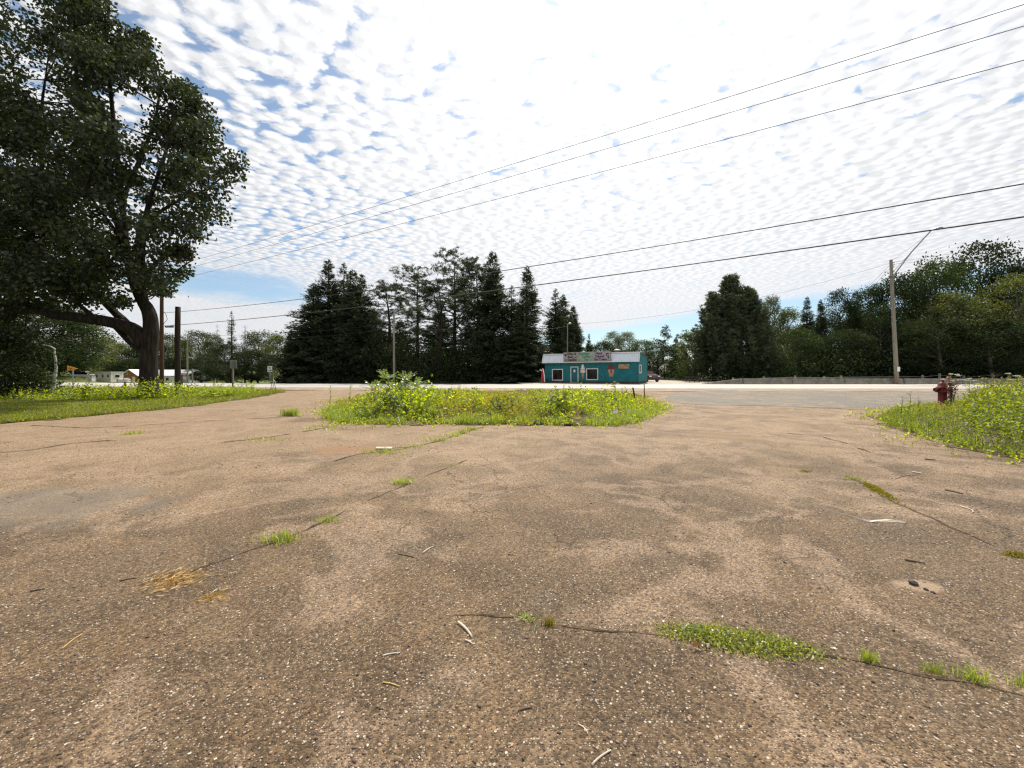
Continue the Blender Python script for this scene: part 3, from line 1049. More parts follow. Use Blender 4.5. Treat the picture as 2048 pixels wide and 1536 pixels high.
def red_pine(seed, H=15.0, Rr=3.6):
    """full pine clothed to the ground, branch ends turned up like brushes"""
    rng = np.random.default_rng(seed)
    mb = MB()
    mb.tube([(0, 0, -0.3), (0, 0, H * 0.5), (0, 0, H)], [0.3, 0.17, 0.02], 7)
    parts = []
    n = 250
    for i in range(n):
        u = 0.05 + 0.94 * rng.uniform() ** 0.9
        az = rng.uniform(0, 2 * math.pi)
        ln = Rr * (1 - u ** 1.6) ** 0.85 * rng.uniform(0.5, 1.15) * (1 + 0.22 * math.sin(3 * az + u * 11 + seed)) + 0.2
        d = np.array([math.cos(az), math.sin(az), 0.0])
        p0 = np.array([0, 0, u * H])
        p1 = p0 + d * ln * 0.8 + np.array([0, 0, 0.05 * ln])
        p2 = p0 + d * (ln + 0.1) + np.array([0, 0, 0.32 * ln + 1.05])
        if i % 2 == 0:
            mb.tube([p0, p1, p2], [0.04, 0.025, 0.01], 3, cap=False)
        k = int(7 + ln * 3)
        w = rng.uniform(0.0, 1.0, k)[:, None]
        seg = p1 + (p2 - p1) * w + rng.normal(size=(k, 3)) * 0.11
        inner = p0 + (p1 - p0) * rng.uniform(0.45, 1.0, (k // 2, 1)) + rng.normal(size=(k // 2, 3)) * 0.22
        parts.append(tufts(np.concatenate([seg, inner]), rng, 9, 0.34, 0.9, 0.085))
    return trunk_mesh(mb, 'trunk', M['dark_bark']), crown_mesh('crown', parts, M['redpine_needle'])


def broadleaf(seed, H=13.0, Rr=4.0, nclump=95, per=120, mat='green_leaf', first=0.18, shape=1.0, lsize=0.30, bark='grey_bark', tight=1.0):
    """round-headed tree: clumps of leaves on forking limbs, gaps between"""
    rng = np.random.default_rng(seed)
    mb = MB()
    spine = [np.array([0.25 * math.sin(u * 3 + seed), 0.25 * math.cos(u * 2.3 + seed) - 0.25, H * u]) for u in np.linspace(-0.03, 0.9, 7)]
    mb.tube(spine, list(np.linspace(0.021 * H, 0.03, 7)), 7)
    parts = []
    zc = H * (first + 1) / 2
    hz = H * (1 - first) / 2
    for i in range(nclump):
        th = rng.uniform(0, 2 * math.pi)
        v = rng.uniform(-1, 1)
        r = rng.uniform(0.35, 1.0) ** 0.45
        rad = Rr * math.sqrt(max(0.0, 1 - v * v)) ** shape
        lob = 1 + 0.20 * math.sin(3 * th + seed) * math.cos(2.2 * v + seed * 1.7)
        c = np.array([math.cos(th) * rad * r * lob, math.sin(th) * rad * r * lob, zc + hz * v * (0.75 + 0.25 * r)])
        size = rng.uniform(0.45, 1.0) * (0.16 * Rr + 0.28) * tight
        k = int(per * (size / (0.16 * Rr + 0.28)) ** 1.6) + 10
        pts = c + np.clip(rng.normal(size=(k, 3)), -1.7, 1.7) * np.array([[size, size, size * 0.62]])
        out = unit(pts - np.array([[0, 0, zc - hz * 0.6]]))
        dr = out * 0.6 + rng.normal(size=(k, 3)) * 0.7 + np.array([[0, 0, -0.25]])
        parts.append(leaf_quads(pts, dr, lsize * rng.uniform(0.6, 1.25, k), lsize * 0.62, 0.3, rng))
        if i % 3 == 0:
            u = max(0.05, min(0.85, c[2] / H - 0.18))
            p0 = np.array([np.interp(u, np.linspace(-0.03, 0.9, 7), [s[j] for s in spine]) for j in range(3)])
            mb.tube([p0, p0 * 0.5 + c * 0.5 + np.array([0, 0, 0.15]), c], [0.05 + 0.006 * H * (1 - u), 0.035, 0.012], 4, cap=False)
    return trunk_mesh(mb, 'trunk', M[bark]), crown_mesh('crown', parts, M[mat])


def dead_spruce(seed, H=11.0):
    rng = np.random.default_rng(seed)
    mb = MB()
    mb.tube([(0, 0, -0.3), (0.1, 0, H * 0.5), (0, 0, H)], [0.16, 0.09, 0.015], 6)
    br = MB()
    for i in range(130):
        u = rng.uniform(0.12, 0.99)
        az = rng.uniform(0, 6.28)
        ln = (1 - u) ** 0.7 * 1.7 * rng.uniform(0.4, 1.1) + 0.12
        z = u * H
        d = np.array([math.cos(az), math.sin(az), 0])
        p0 = np.array([0.1 * math.sin(u * 3.1), 0, z])
        p1 = p0 + d * ln * 0.6 + np.array([0, 0, -0.1 * ln])
        p2 = p0 + d * ln + np.array([0, 0, -0.3 * ln])
        br.tube([p0, p1, p2], [0.025, 0.016, 0.007], 3, cap=False)
        br.tube([p1, p1 + d * 0.3 + np.array([-d[1], d[0], -0.3]) * 0.3], [0.012, 0.005], 3, cap=False)
    return trunk_mesh(mb, 'trunk', M['grey_bark']), trunk_mesh(br, 'branches', M['grey_bark'])


SPEC = {}


def kind(k):
    """(trunk mesh, crown mesh, height, radius) of one sort of tree, made once"""
    if k in SPEC:
        return SPEC[k]
    if k.startswith('spruce'):
        i = int(k[-1])
        h, r = 17.0, 3.0
        t, c = spruce(20 + i, h, r, 1.0 + 0.25 * (i % 2), 0.12 * (i == 2))
    elif k == 'thin_spruce':
        h, r = 17.0, 2.4
        t, c = spruce(41, h, r, 0.45, 0.3)
    elif k.startswith('redpine'):
        h, r = 15.0, 3.6
        t, c = red_pine(60 + int(k[-1]), h, r)
    elif k.startswith('pine'):
        i = int(k[-1])
        h, r = 17.0, 3.4
        t, c = pine(50 + i, h, r, (34, 40, 26, 18)[i], (0.30, 0.22, 0.42, 0.66)[i], (15, 16, 15, 11)[i], (0.5, 0.9, 1.2, 0.7)[i], i == 2)
    elif k.startswith('dead'):
        h, r = 11.0, 1.7
        t, c = dead_spruce(77)
    else:
        mat, i = k.rsplit('_', 1)
        i = int(i)
        h, r = 13.0, 4.0
        first, shape, ncl = ((0.10, 1.0, 120), (0.08, 0.7, 130), (0.14, 1.3, 100))[i % 3]
        t, c = broadleaf(80 + i * 7 + len(mat), h, r, ncl, 150, mat, first, shape, 0.28)
    SPEC[k] = (t, c, h, r)
    return SPEC[k]


def tree(k, px, py, y, wpx, label, cat='tree', group=None, name=None, rot=None, z=None):
    """a tree of one sort standing at depth y, as tall and wide as the photograph shows it"""
    t, c, h, r = kind(k)
    x = wx(px, y)
    z0 = (float(terrain_z(np.float64(x), np.float64(y))) - 0.1) if z is None else z
    H = (HY - py) / F * y + EYE - z0
    Rw = wpx * 0.5 / F * y
    nm = name or {'s': 'spruce_tree', 't': 'spruce_tree', 'p': 'pine_tree', 'r': 'pine_tree', 'd': 'dead_tree'}.get(k[0] if not k.startswith(('pale', 'dark')) else 'x', 'broadleaf_tree')
    o = thing(nm, label, cat, (x, y, z0), R.uniform(0, 6.28) if rot is None else rot, group)
    link('trunk', t, o)
    cr = link('branches' if k.startswith('dead') else 'crown', c, o)
    if k.startswith('dead'):
        cr['kind'] = 'stuff'
    o.scale = (Rw / r, Rw / r, H / h)
    return o


def build_woods():
    g = 'conifers along the far side of the highway'
    for a in (
        ('spruce1', 627, 568, 58, 150, 'dark spruce at the left end of the conifer row, lower than its neighbours'),
        ('spruce0', 657, 520, 60, 135, 'tallest dark spruce in the left half of the conifer row'),
        ('spruce2', 688, 527, 62, 120, 'dark spruce just right of the tallest one in the left half of the row'),
        ('spruce3', 706, 540, 59, 110, 'third spruce of the close left-hand cluster, top slightly lower'),
        ('spruce0', 722, 548, 61, 115, 'rightmost spruce of the close left-hand cluster above the sumac'),
        ('pine1', 765, 568, 62, 130, 'scrubby open pine left of the tall grey lamp pole'),
        ('pine3', 833, 538, 60, 110, 'lanky pine with a lone tuft on its bare top'),
        ('pine2', 862, 560, 58, 150, 'flat-topped leaning pine with gaps of sky between its limbs'),
        ('pine0', 905, 506, 61, 125, 'tall pine with a rounded head in the middle of the row'),
        ('pine1', 945, 522, 63, 110, 'shaggy pine just left of the slender pointed spruce'),
        ('spruce3', 986, 504, 60, 125, 'slender spruce with the highest pointed top of the row'),
        ('spruce2', 1023, 572, 62, 95, 'small spruce wedged between two taller ones left of the teal shop'),
        ('spruce1', 1054, 533, 60, 110, 'full dark spruce standing left behind the teal shop'),
        ('spruce0', 1036, 640, 57, 130, 'low spreading spruce with lighter bough tips at the roadside'),
        ('spruce2', 1111, 578, 66, 95, 'pointed spruce above the left end of the teal shop'),
        ('spruce1', 1126, 590, 68, 95, 'spruce behind the shop beside the thin yard lamp pole'),
        ('spruce3', 1146, 612, 70, 80, 'smallest spruce at the right end of the conifer row'),
        ('spruce1', 583, 660, 57, 70, 'stunted spruce at the left foot of the conifer row'),
    ):
        tree(*a, group=g)
    # second row that closes the wood
    for px, py, y, w, lab in ((640, 640, 68, 130, 'half hidden spruce behind the left-hand cluster'),
                              (745, 615, 70, 130, 'half hidden spruce behind the scrubby open pine'),
                              (800, 640, 72, 120, 'half hidden spruce behind the grey lamp pole'),
                              (880, 625, 72, 130, 'half hidden spruce behind the flat-topped leaning pine'),
                              (960, 620, 72, 140, 'half hidden spruce behind the highest pointed spruce')):
        tree('spruce%d' % R.randrange(4), px, py, y, w, lab, group='back row of the conifers')
    g = 'far trees behind the teal shop'
    for a in (
        ('spruce2', 1178, 668, 95, 40, 'small far spruce right beside the end of the conifer row'),
        ('dark_leaf_0', 1205, 684, 98, 60, 'dark round far tree over the shop sign'),
        ('pale_leaf_2', 1226, 664, 105, 40, 'pale thin-leaved far tree over the shop roof vent'),
        ('pale_leaf_1', 1256, 667, 105, 44, 'pale wispy far tree over the right end of the shop roof'),
        ('green_leaf_0', 1290, 682, 100, 70, 'rounded green far tree over the shop corner'),
        ('pine0', 1329, 655, 92, 34, 'single far pine standing up above the parked car'),
        ('spruce1', 1352, 674, 95, 40, 'far spruce right of the single far pine'),
        ('dark_leaf_1', 1320, 692, 86, 70, 'dark leafy tree close behind the parked car'),
        ('spruce3', 1368, 690, 84, 40, 'short far spruce left of the broad pine clump'),
        ('dark_leaf_2', 1250, 700, 92, 80, 'low dark tree mass showing just over the shop roof'),
    ):
        tree(*a, group=g)
    tree('yellow_leaf_1', 1392, 662, 66, 62, 'yellow-green young tree at the left foot of the broad pine clump')
    g = 'pines of the broad clump'
    for a in (('redpine0', 1428, 596, 62, 112, 'left pine of the broad clump behind the barrier end'),
              ('redpine1', 1464, 560, 63, 128, 'tallest pine of the broad clump, with brush-like tips'),
              ('redpine0', 1498, 586, 61, 108, 'right pine of the broad clump'),
              ('redpine1', 1522, 632, 64, 64, 'low pine on the right flank of the broad clump')):
        tree(*a, group=g)
    g = 'trees of the wood behind the barrier'
    for a in (
        ('pale_leaf_1', 1546, 598, 74, 48, 'pale aspen rising just right of the broad pine clump'),
        ('yellow_leaf_0', 1578, 622, 72, 60, 'yellow-green tree between the pale aspen and the dark narrow trees'),
        ('spruce0', 1614, 594, 68, 66, 'narrow spruce with a pointed head left of the barrier middle'),
        ('spruce1', 1641, 600, 66, 56, 'dark narrow spruce in the middle of the wood behind the barrier'),
        ('dark_leaf_2', 1680, 580, 66, 58, 'dark tree with an open top between two narrow spruces'),
        ('spruce3', 1712, 582, 67, 66, 'slim spruce left of the service wires'),
        ('dark_leaf_1', 1742, 578, 63, 60, 'dark tree just left of the leaning lamp pole'),
        ('green_leaf_0', 1600, 660, 62, 80, 'low green tree at the front of the wood behind the second barrier'),
        ('dark_leaf_0', 1690, 660, 60, 90, 'low dark tree at the front of the wood behind the third barrier'),
        ('green_leaf_1', 1762, 612, 60, 60, 'green tree with lit edge close behind the lamp pole'),
        ('dark_leaf_0', 1800, 550, 62, 110, 'broad dark maple right behind the lamp pole top'),
        ('green_leaf_2', 1868, 522, 63, 130, 'big green maple under the street lamp head'),
        ('dark_leaf_2', 1962, 487, 64, 130, 'tallest maple of the wood with a ragged top'),
        ('dark_leaf_1', 2028, 535, 60, 100, 'dark maple at the right edge of the picture'),
        ('yellow_leaf_2', 1905, 585, 56, 110, 'golden-green maple in front of the tall ones'),
        ('yellow_leaf_0', 2030, 560, 55, 110, 'golden-green maple at the right edge in front of the dark one'),
        ('yellow_leaf_1', 1835, 640, 57, 56, 'small yellow-green tree right of the lamp pole'),
        ('dark_leaf_0', 1880, 640, 54, 120, 'low dark tree behind the red hydrant'),
        ('dark_leaf_2', 1985, 640, 53, 140, 'low dark spreading tree at the right edge behind the barrier'),
    ):
        tree(*a, group=g)
    for px, py, y, w, lab in ((1570, 670, 78, 120, 'hidden dark tree deep in the wood left'), (1660, 640, 80, 120, 'hidden dark tree deep in the wood middle'),
                              (1740, 640, 78, 120, 'hidden dark tree deep in the wood behind the lamp pole'), (1850, 600, 78, 150, 'hidden dark tree deep in the wood right'),
                              (1990, 600, 76, 160, 'hidden dark tree deep in the wood at the right edge'), (2110, 560, 66, 160, 'dark maple mostly outside the right edge')):
        tree('dark_leaf_%d' % R.randrange(3), px, py, y, w, lab, group='back trees of the wood behind the barrier')
    # left: lawn trees, hedge of trees beyond the white buildings
    g = 'trees beyond the buildings on the left'
    for a in (
        ('dark_leaf_0', 72, 600, 66, 190, 'big dark lawn tree with a thick trunk at the far left'),
        ('dark_leaf_1', 120, 640, 74, 120, 'dark lawn tree right of the thick-trunked one'),
        ('yellow_leaf_0', 172, 645, 84, 80, 'tall yellow-green tree above the small white box'),
        ('dark_leaf_2', 20, 640, 60, 110, 'dark tree at the very left edge across the road'),
        ('green_leaf_2', 222, 684, 118, 60, 'brownish green far tree above the white trailer'),
        ('yellow_leaf_1', 256, 690, 120, 60, 'yellowish far tree left of the big maple trunk'),
        ('green_leaf_0', 300, 676, 122, 70, 'far tree hidden behind the big maple trunk'),
        ('green_leaf_1', 342, 670, 122, 60, 'far green tree between the brown pole and the dark pole'),
        ('yellow_leaf_2', 370, 680, 116, 50, 'pale yellow far tree behind the thin grey pole'),
        ('green_leaf_0', 398, 664, 112, 62, 'far green tree over the right end of the white barn'),
        ('green_leaf_2', 428, 672, 100, 50, 'green tree left of the bare-topped spruce'),
        ('dark_leaf_1', 452, 690, 88, 60, 'dark low tree at the foot of the thin spruce'),
        ('green_leaf_1', 520, 664, 84, 60, 'green tree right of the dead grey spruce'),
        ('yellow_leaf_0', 556, 672, 80, 60, 'yellow-green tree next to the left end of the conifer row'),
        ('dark_leaf_0', 500, 700, 78, 70, 'low dark tree behind the plain sign'),
        ('dark_leaf_2', 545, 710, 70, 60, 'low dark tree behind the staked sapling'),
        ('dark_leaf_1', 405, 715, 74, 50, 'dark bush-like tree hiding the end of the white barn'),
        ('dark_leaf_2', 210, 722, 112, 70, 'low dark tree behind the white trailer'),
        ('dark_leaf_0', 330, 715, 112, 90, 'low dark tree behind the long white barn'),
        ('dark_leaf_1', 270, 718, 112, 70, 'low dark tree behind the brown barn gable'),
    ):
        tree(*a, group=g)
    tree('thin_spruce', 463, 622, 82, 44, 'thin pointed spruce standing above the tree line on the left')
    tree('dead', 490, 650, 80, 40, 'dead grey spruce with bare twigs left of the conifer row')
    tree('dead', 434, 648, 92, 30, 'dead bare-topped spruce left of the thin pointed one')


build_woods()


def undergrowth(name, label, poly, n, h, mat, rng, size=0.3, zf=None):
    p = sample_poly(poly, n, rng)
    z = rng.uniform(0, 1, n) ** 1.2 * h * (0.5 + 0.5 * np.sin(p[:, 0] * 0.9) ** 2 + 0.15)
    b = np.stack([p[:, 0], p[:, 1], z], -1)
    dr = rng.normal(size=(n, 3)) + np.array([[0, -0.2, 0.3]])
    V = leaf_quads(b, dr, size * rng.uniform(0.6, 1.4, n), size * 0.6, 0.3, rng)
    return tag(link(name, np_mesh(name, V, quads(n), M[mat])), label, 'undergrowth', None, 'stuff')


undergrowth('undergrowth', 'dark undergrowth filling the foot of the conifer row', [(-33, 54.2), (-2, 54.2), (3, 60), (3, 72), (-36, 72)], 34000, 6.5, 'dark_leaf', NR, 0.34)
undergrowth('undergrowth', 'dark undergrowth filling the foot of the wood behind the barrier', [(27, 60), (45, 53.5), (80, 52.5), (100, 56), (100, 70), (27, 72)], 34000, 4.0, 'dark_leaf', NR, 0.34)


# ------------------------------------------------------------------ the big maple
def big_maple():
    D = 22.0
    base = gp(299, 800)
    bx, by = wx(299, D), D
    o = thing('maple_tree', 'huge old maple with a thick forked trunk towering over the left lawn', 'tree', (bx, by, 0.0))
    org = Vector((bx, by, 0))
    mb = MB()

    def path(pts, r0, r1, n=12, dy=None, jit=0.0):
        P = []
        for i, (a, b) in enumerate(pts):
            d = D + (dy[i] if dy else 0.0)
            P.append(at(a, b, d) - org)
        # smooth
        Q = []
        for i in range(len(P) - 1):
            p0, p1, p2, p3 = P[max(i - 1, 0)], P[i], P[i + 1], P[min(i + 2, len(P) - 1)]
            for s in range(4):
                u = s / 4
                Q.append(0.5 * ((2 * p1) + (p2 - p0) * u + (2 * p0 - 5 * p1 + 4 * p2 - p3) * u * u + (3 * p1 - p0 - 3 * p2 + p3) * u ** 3))
        Q.append(P[-1])
        m = len(Q)
        rad = [(r0 + (r1 - r0) * (i / (m - 1)) ** 0.8) * (1 + jit * mnoise.noise(Q[i] * 1.3)) for i in range(m)]
        return Q, rad
    Q, rad = path([(299, 806), (298, 760), (298, 700), (302, 655), (297, 622), (278, 592), (262, 550), (250, 470), (243, 390), (232, 290), (222, 190), (214, 100), (210, 30)], 0.47, 0.05, dy=[0, 0, 0, 0, 0, .2, .3, .3, .2, 0, 0, 0, 0], jit=0.1)
    for i, q in enumerate(Q):            # root flare and the swelling under the fork
        if q.z < 1.6:
            rad[i] *= 1 + 0.28 * (1 - q.z / 1.6) ** 2
        if 2.6 < q.z < 5.2:
            rad[i] *= 1.06
        if q.z > 5.4:
            rad[i] *= 0.86
    mb.tube(Q, rad, 16)
    lead = Q
    for pts, r0, r1, dy in (
        ([(292, 690), (270, 662), (235, 648), (195, 640), (150, 634), (105, 630), (55, 612), (0, 580), (-60, 540)], 0.44, 0.08, [0, -.2, -.5, -.9, -1.2, -1.4, -1.5, -1.5, -1.5]),
        ([(292, 706), (268, 690), (246, 668), (228, 650), (205, 640)], 0.20, 0.14, [0, .2, .2, -.1, -.6]),
        ([(268, 664), (245, 640), (215, 610), (170, 560), (120, 480), (90, 380), (80, 260), (90, 160)], 0.26, 0.05, [0, .6, 1, 1.3, 1.6, 1.8, 1.8, 1.6]),
        ([(288, 607), (283, 560), (285, 480), (300, 400), (330, 310), (350, 230)], 0.24, 0.04, [0, -.5, -1, -1.3, -1.5, -1.5]),
        ([(262, 540), (285, 450), (310, 430), (360, 400), (410, 380), (450, 350)], 0.16, 0.03, [0, .5, .8, 1, 1, 1]),
        ([(250, 480), (215, 400), (180, 310), (160, 210), (150, 100), (150, 20)], 0.18, 0.04, [0, -.6, -1, -1.3, -1.5, -1.5]),
        ([(243, 400), (275, 330), (310, 240), (320, 160), (310, 110)], 0.14, 0.03, [0, 1, 1.6, 2, 2]),
        ([(283, 560), (320, 520), (350, 510), (385, 520)], 0.10, 0.02, [-.5, -.8, -1, -1]),
        ([(215, 610), (150, 560), (80, 520), (20, 470)], 0.15, 0.04, [1, 2, 2.6, 3]),
        ([(195, 640), (150, 600), (110, 540), (60, 470)], 0.13, 0.04, [-1, -1.8, -2.4, -2.8]),
        ([(262, 560), (240, 480), (200, 420), (170, 380)], 0.13, 0.03, [.3, -1.5, -2.8, -3.5]),
    ):
        Q, rad = path(pts, r0, r1, dy=dy, jit=0.12)
        mb.tube(Q, rad, 9)
        lead = lead + Q
    outline = [(66, -40), (130, -70), (190, -20), (230, 30), (258, 82), (280, 58), (312, 84), (340, 148), (392, 182), (428, 236), (424, 274), (468, 306), (490, 331), (462, 384),
               (464, 424), (436, 468), (394, 488), (366, 512), (398, 546), (380, 566), (338, 566), (330, 600), (302, 600), (276, 585), (262, 612), (215, 628), (150, 625), (100, 650),
               (60, 690), (-10, 690), (-90, 640), (-140, 480), (-120, 300), (-60, 180), (20, 130), (88, 120), (70, 40)]
    rng = np.random.default_rng(5)
    xs = [p[0] for p in outline]
    ys = [p[1] for p in outline]
    cent = []
    while len(cent) < 330:
        x, y = rng.uniform(min(xs), max(xs)), rng.uniform(min(ys), max(ys))
        if not inside(outline, np.array([x]), np.array([y]))[0]:
            continue
        ed = edge_dist(outline, np.array([x]), np.array([y]))[0]
        if ed < 9:
            continue
        # keep a few windows of sky round the leaders
        wdw = min(math.hypot((x - a) / s1, (y - b) / s2) for a, b, s1, s2 in ((262, 245, 34, 22), (278, 330, 30, 26), (282, 430, 22, 30), (112, 180, 20, 40), (175, 615, 32, 12), (95, 215, 18, 26), (345, 395, 16, 12), (150, 320, 20, 18), (235, 575, 14, 14), (225, 200, 18, 16), (300, 300, 22, 14), (190, 420, 18, 16), (330, 470, 20, 12), (60, 130, 22, 50), (120, 260, 18, 30), (70, 300, 16, 30), (140, 420, 14, 20), (255, 300, 14, 30)))
        if wdw < 1.0 and rng.uniform() < 0.93:
            continue
        # depth: the crown is as deep as it is wide
        half = 4.2 * math.sqrt(min(1.0, ed / 150.0)) + 0.4
        dd = rng.uniform(-1, 1)
        dd = math.copysign(abs(dd) ** 0.75, dd) * half
        cent.append((x, y, dd, ed))
    LP = np.array([q[:] for q in lead])
    parts = []
    for x, y, dd, ed in cent:
        c = np.array((at(x, y, D + dd) - org)[:])
        c[0] *= 1.0
        size = min(rng.uniform(0.34, 0.86), 0.22 + ed / 40.0)
        k = int(300 * (size / 0.8) ** 1.5) + 26
        pts = c + np.clip(rng.normal(size=(k, 3)), -1.9, 1.9) * np.array([[size * 0.62, size * 0.62, size * 0.42]])
        dr = rng.normal(size=(k, 3)) * 0.8 + np.array([[0, 0, -0.45]]) + unit(pts - c) * 0.5
        parts.append(leaf_quads(pts, dr, 0.20 * rng.uniform(0.6, 1.25, k), 0.17 * rng.uniform(0.7, 1.2, k), 0.35, rng))
        j = np.argmin(((LP - c) ** 2).sum(1) + 2.5 * np.maximum(0, LP[:, 2] - c[2] + 0.5))
        p0 = LP[j]
        m = (p0 + c) / 2 + np.array([0, 0, -0.2])
        mb.tube([p0, m, c], [0.045, 0.03, 0.010], 4, cap=False)
    link('trunk', trunk_mesh(mb, 'trunk', M['bark']), o)
    link('crown', crown_mesh('crown', parts, M['maple_leaf']), o)
    return o


big_maple()


def edge_maple():
    """the neighbour whose crown reaches in from beyond the left edge"""
    t, c = broadleaf(301, 22.0, 6.2, 135, 260, 'maple_leaf', 0.16, 0.8, 0.23, 'bark')
    o = thing('maple_tree', 'second dark maple reaching in from the left edge of the picture', 'tree', (wx(-125, 21.0), 21.0, 0.0))
    link('trunk', t, o)
    link('crown', c, o)
    t, c = broadleaf(303, 3.4, 1.6, 60, 110, 'dark_leaf', 0.02, 0.7, 0.16, 'dark_bark')
    o = thing('bush', 'dark bush under the maples at the left edge', 'bush', (wx(8, 21.5), 21.5, 0.0))
    link('stems', t, o)
    link('foliage', c, o)
    t, c = broadleaf(304, 1.5, 1.1, 40, 90, 'green_leaf', 0.02, 0.7, 0.13, 'dark_bark')
    o = thing('bush', 'small green bush between the dark bush and the birch stump', 'bush', (wx(60, 22.5), 22.5, 0.0))
    link('stems', t, o)
    link('foliage', c, o)


edge_maple()


# ------------------------------------------------------------------ weeds, grass, plants
def weed_mass(pos, h, rng, per=14, lsize=0.12, stem=True):
    """leafy stems: returns leaf vertices (kites) and thin stem triangles"""
    n = len(pos)
    lean = rng.normal(size=(n, 2)) * 0.16
    fr = np.tile(np.linspace(0.12, 1.0, per), (n, 1)) + rng.normal(size=(n, per)) * 0.04
    az = rng.uniform(0, 6.28, (n, 1)) + np.arange(per)[None] * 2.4 + rng.normal(size=(n, per)) * 0.4
    H = h[:, None]
    bx = pos[:, 0:1] + lean[:, 0:1] * fr * H
    by = pos[:, 1:2] + lean[:, 1:2] * fr * H
    bz = pos[:, 2:3] + fr * H
    el = 0.15 + 0.7 * fr + rng.normal(size=(n, per)) * 0.3
    dr = np.stack([np.cos(az) * np.cos(el), np.sin(az) * np.cos(el), np.sin(el) - 0.25], -1).reshape(-1, 3)
    b = np.stack([bx, by, bz], -1).reshape(-1, 3)
    L = (lsize * (1.15 - 0.5 * fr) * rng.uniform(0.6, 1.35, (n, per)) * np.clip(H / 0.6, 0.6, 1.3)).ravel()
    V = leaf_quads(b, dr, L, L * rng.uniform(0.25, 0.5, len(L)), 0.35, rng)
    return V


def blades(pos, h, rng, lean=0.45, wd=0.012):
    """grass blades, each bent once"""
    n = len(pos)
    az = rng.uniform(0, 6.28, n)
    d = np.stack([np.cos(az), np.sin(az), np.zeros(n)], -1)
    s = np.stack([-np.sin(az), np.cos(az), np.zeros(n)], -1)
    a2 = rng.uniform(0, 6.28, n)
    s = s * np.cos(a2)[:, None] + d * np.sin(a2)[:, None]
    H = h[:, None]
    W = (wd * rng.uniform(0.7, 1.3, n))[:, None]
    ln = (np.abs(rng.normal(size=n)) * lean)[:, None]
    m = pos + d * H * ln * 0.35 + np.array([[0, 0, 1]]) * H * 0.6
    tip = pos + d * H * ln * 1.05 + np.array([[0, 0, 1]]) * H * (1.0 - 0.28 * np.minimum(ln, 1.2))
    V = np.stack([pos - s * W, pos + s * W, m + s * W * 0.7, tip, m - s * W * 0.7], 1).reshape(-1, 3)
    i = np.arange(n)[:, None] * 5
    T = np.concatenate([i + np.array([[0, 1, 2]]), i + np.array([[0, 2, 4]]), i + np.array([[4, 2, 3]])], 1).reshape(-1, 3)
    return V, T


def stuff(name, me, label, cat):
    return tag(link(name, me), label, cat, None, 'stuff')


def island_h(x, y):
    """how tall the weeds stand over the island"""
    d = edge_dist(ISLAND, x, y)
    base = 0.13 + 0.45 * sstep(0.2, 2.0, d)
    base *= 0.85 + 0.25 * np.sin(x * 0.9 + 1.0) * np.cos(y * 0.6) + 0.30 * np.sin(x * 2.3 + y) * np.sin(x * 1.1 - y * 1.7)
    left = sstep(-1.5, -4.5, x) * 0.34
    return np.clip(base + left * sstep(0.5, 2, d), 0.08, 0.95) * (1 - 0.80 * sstep(14.5, 22.5, y))


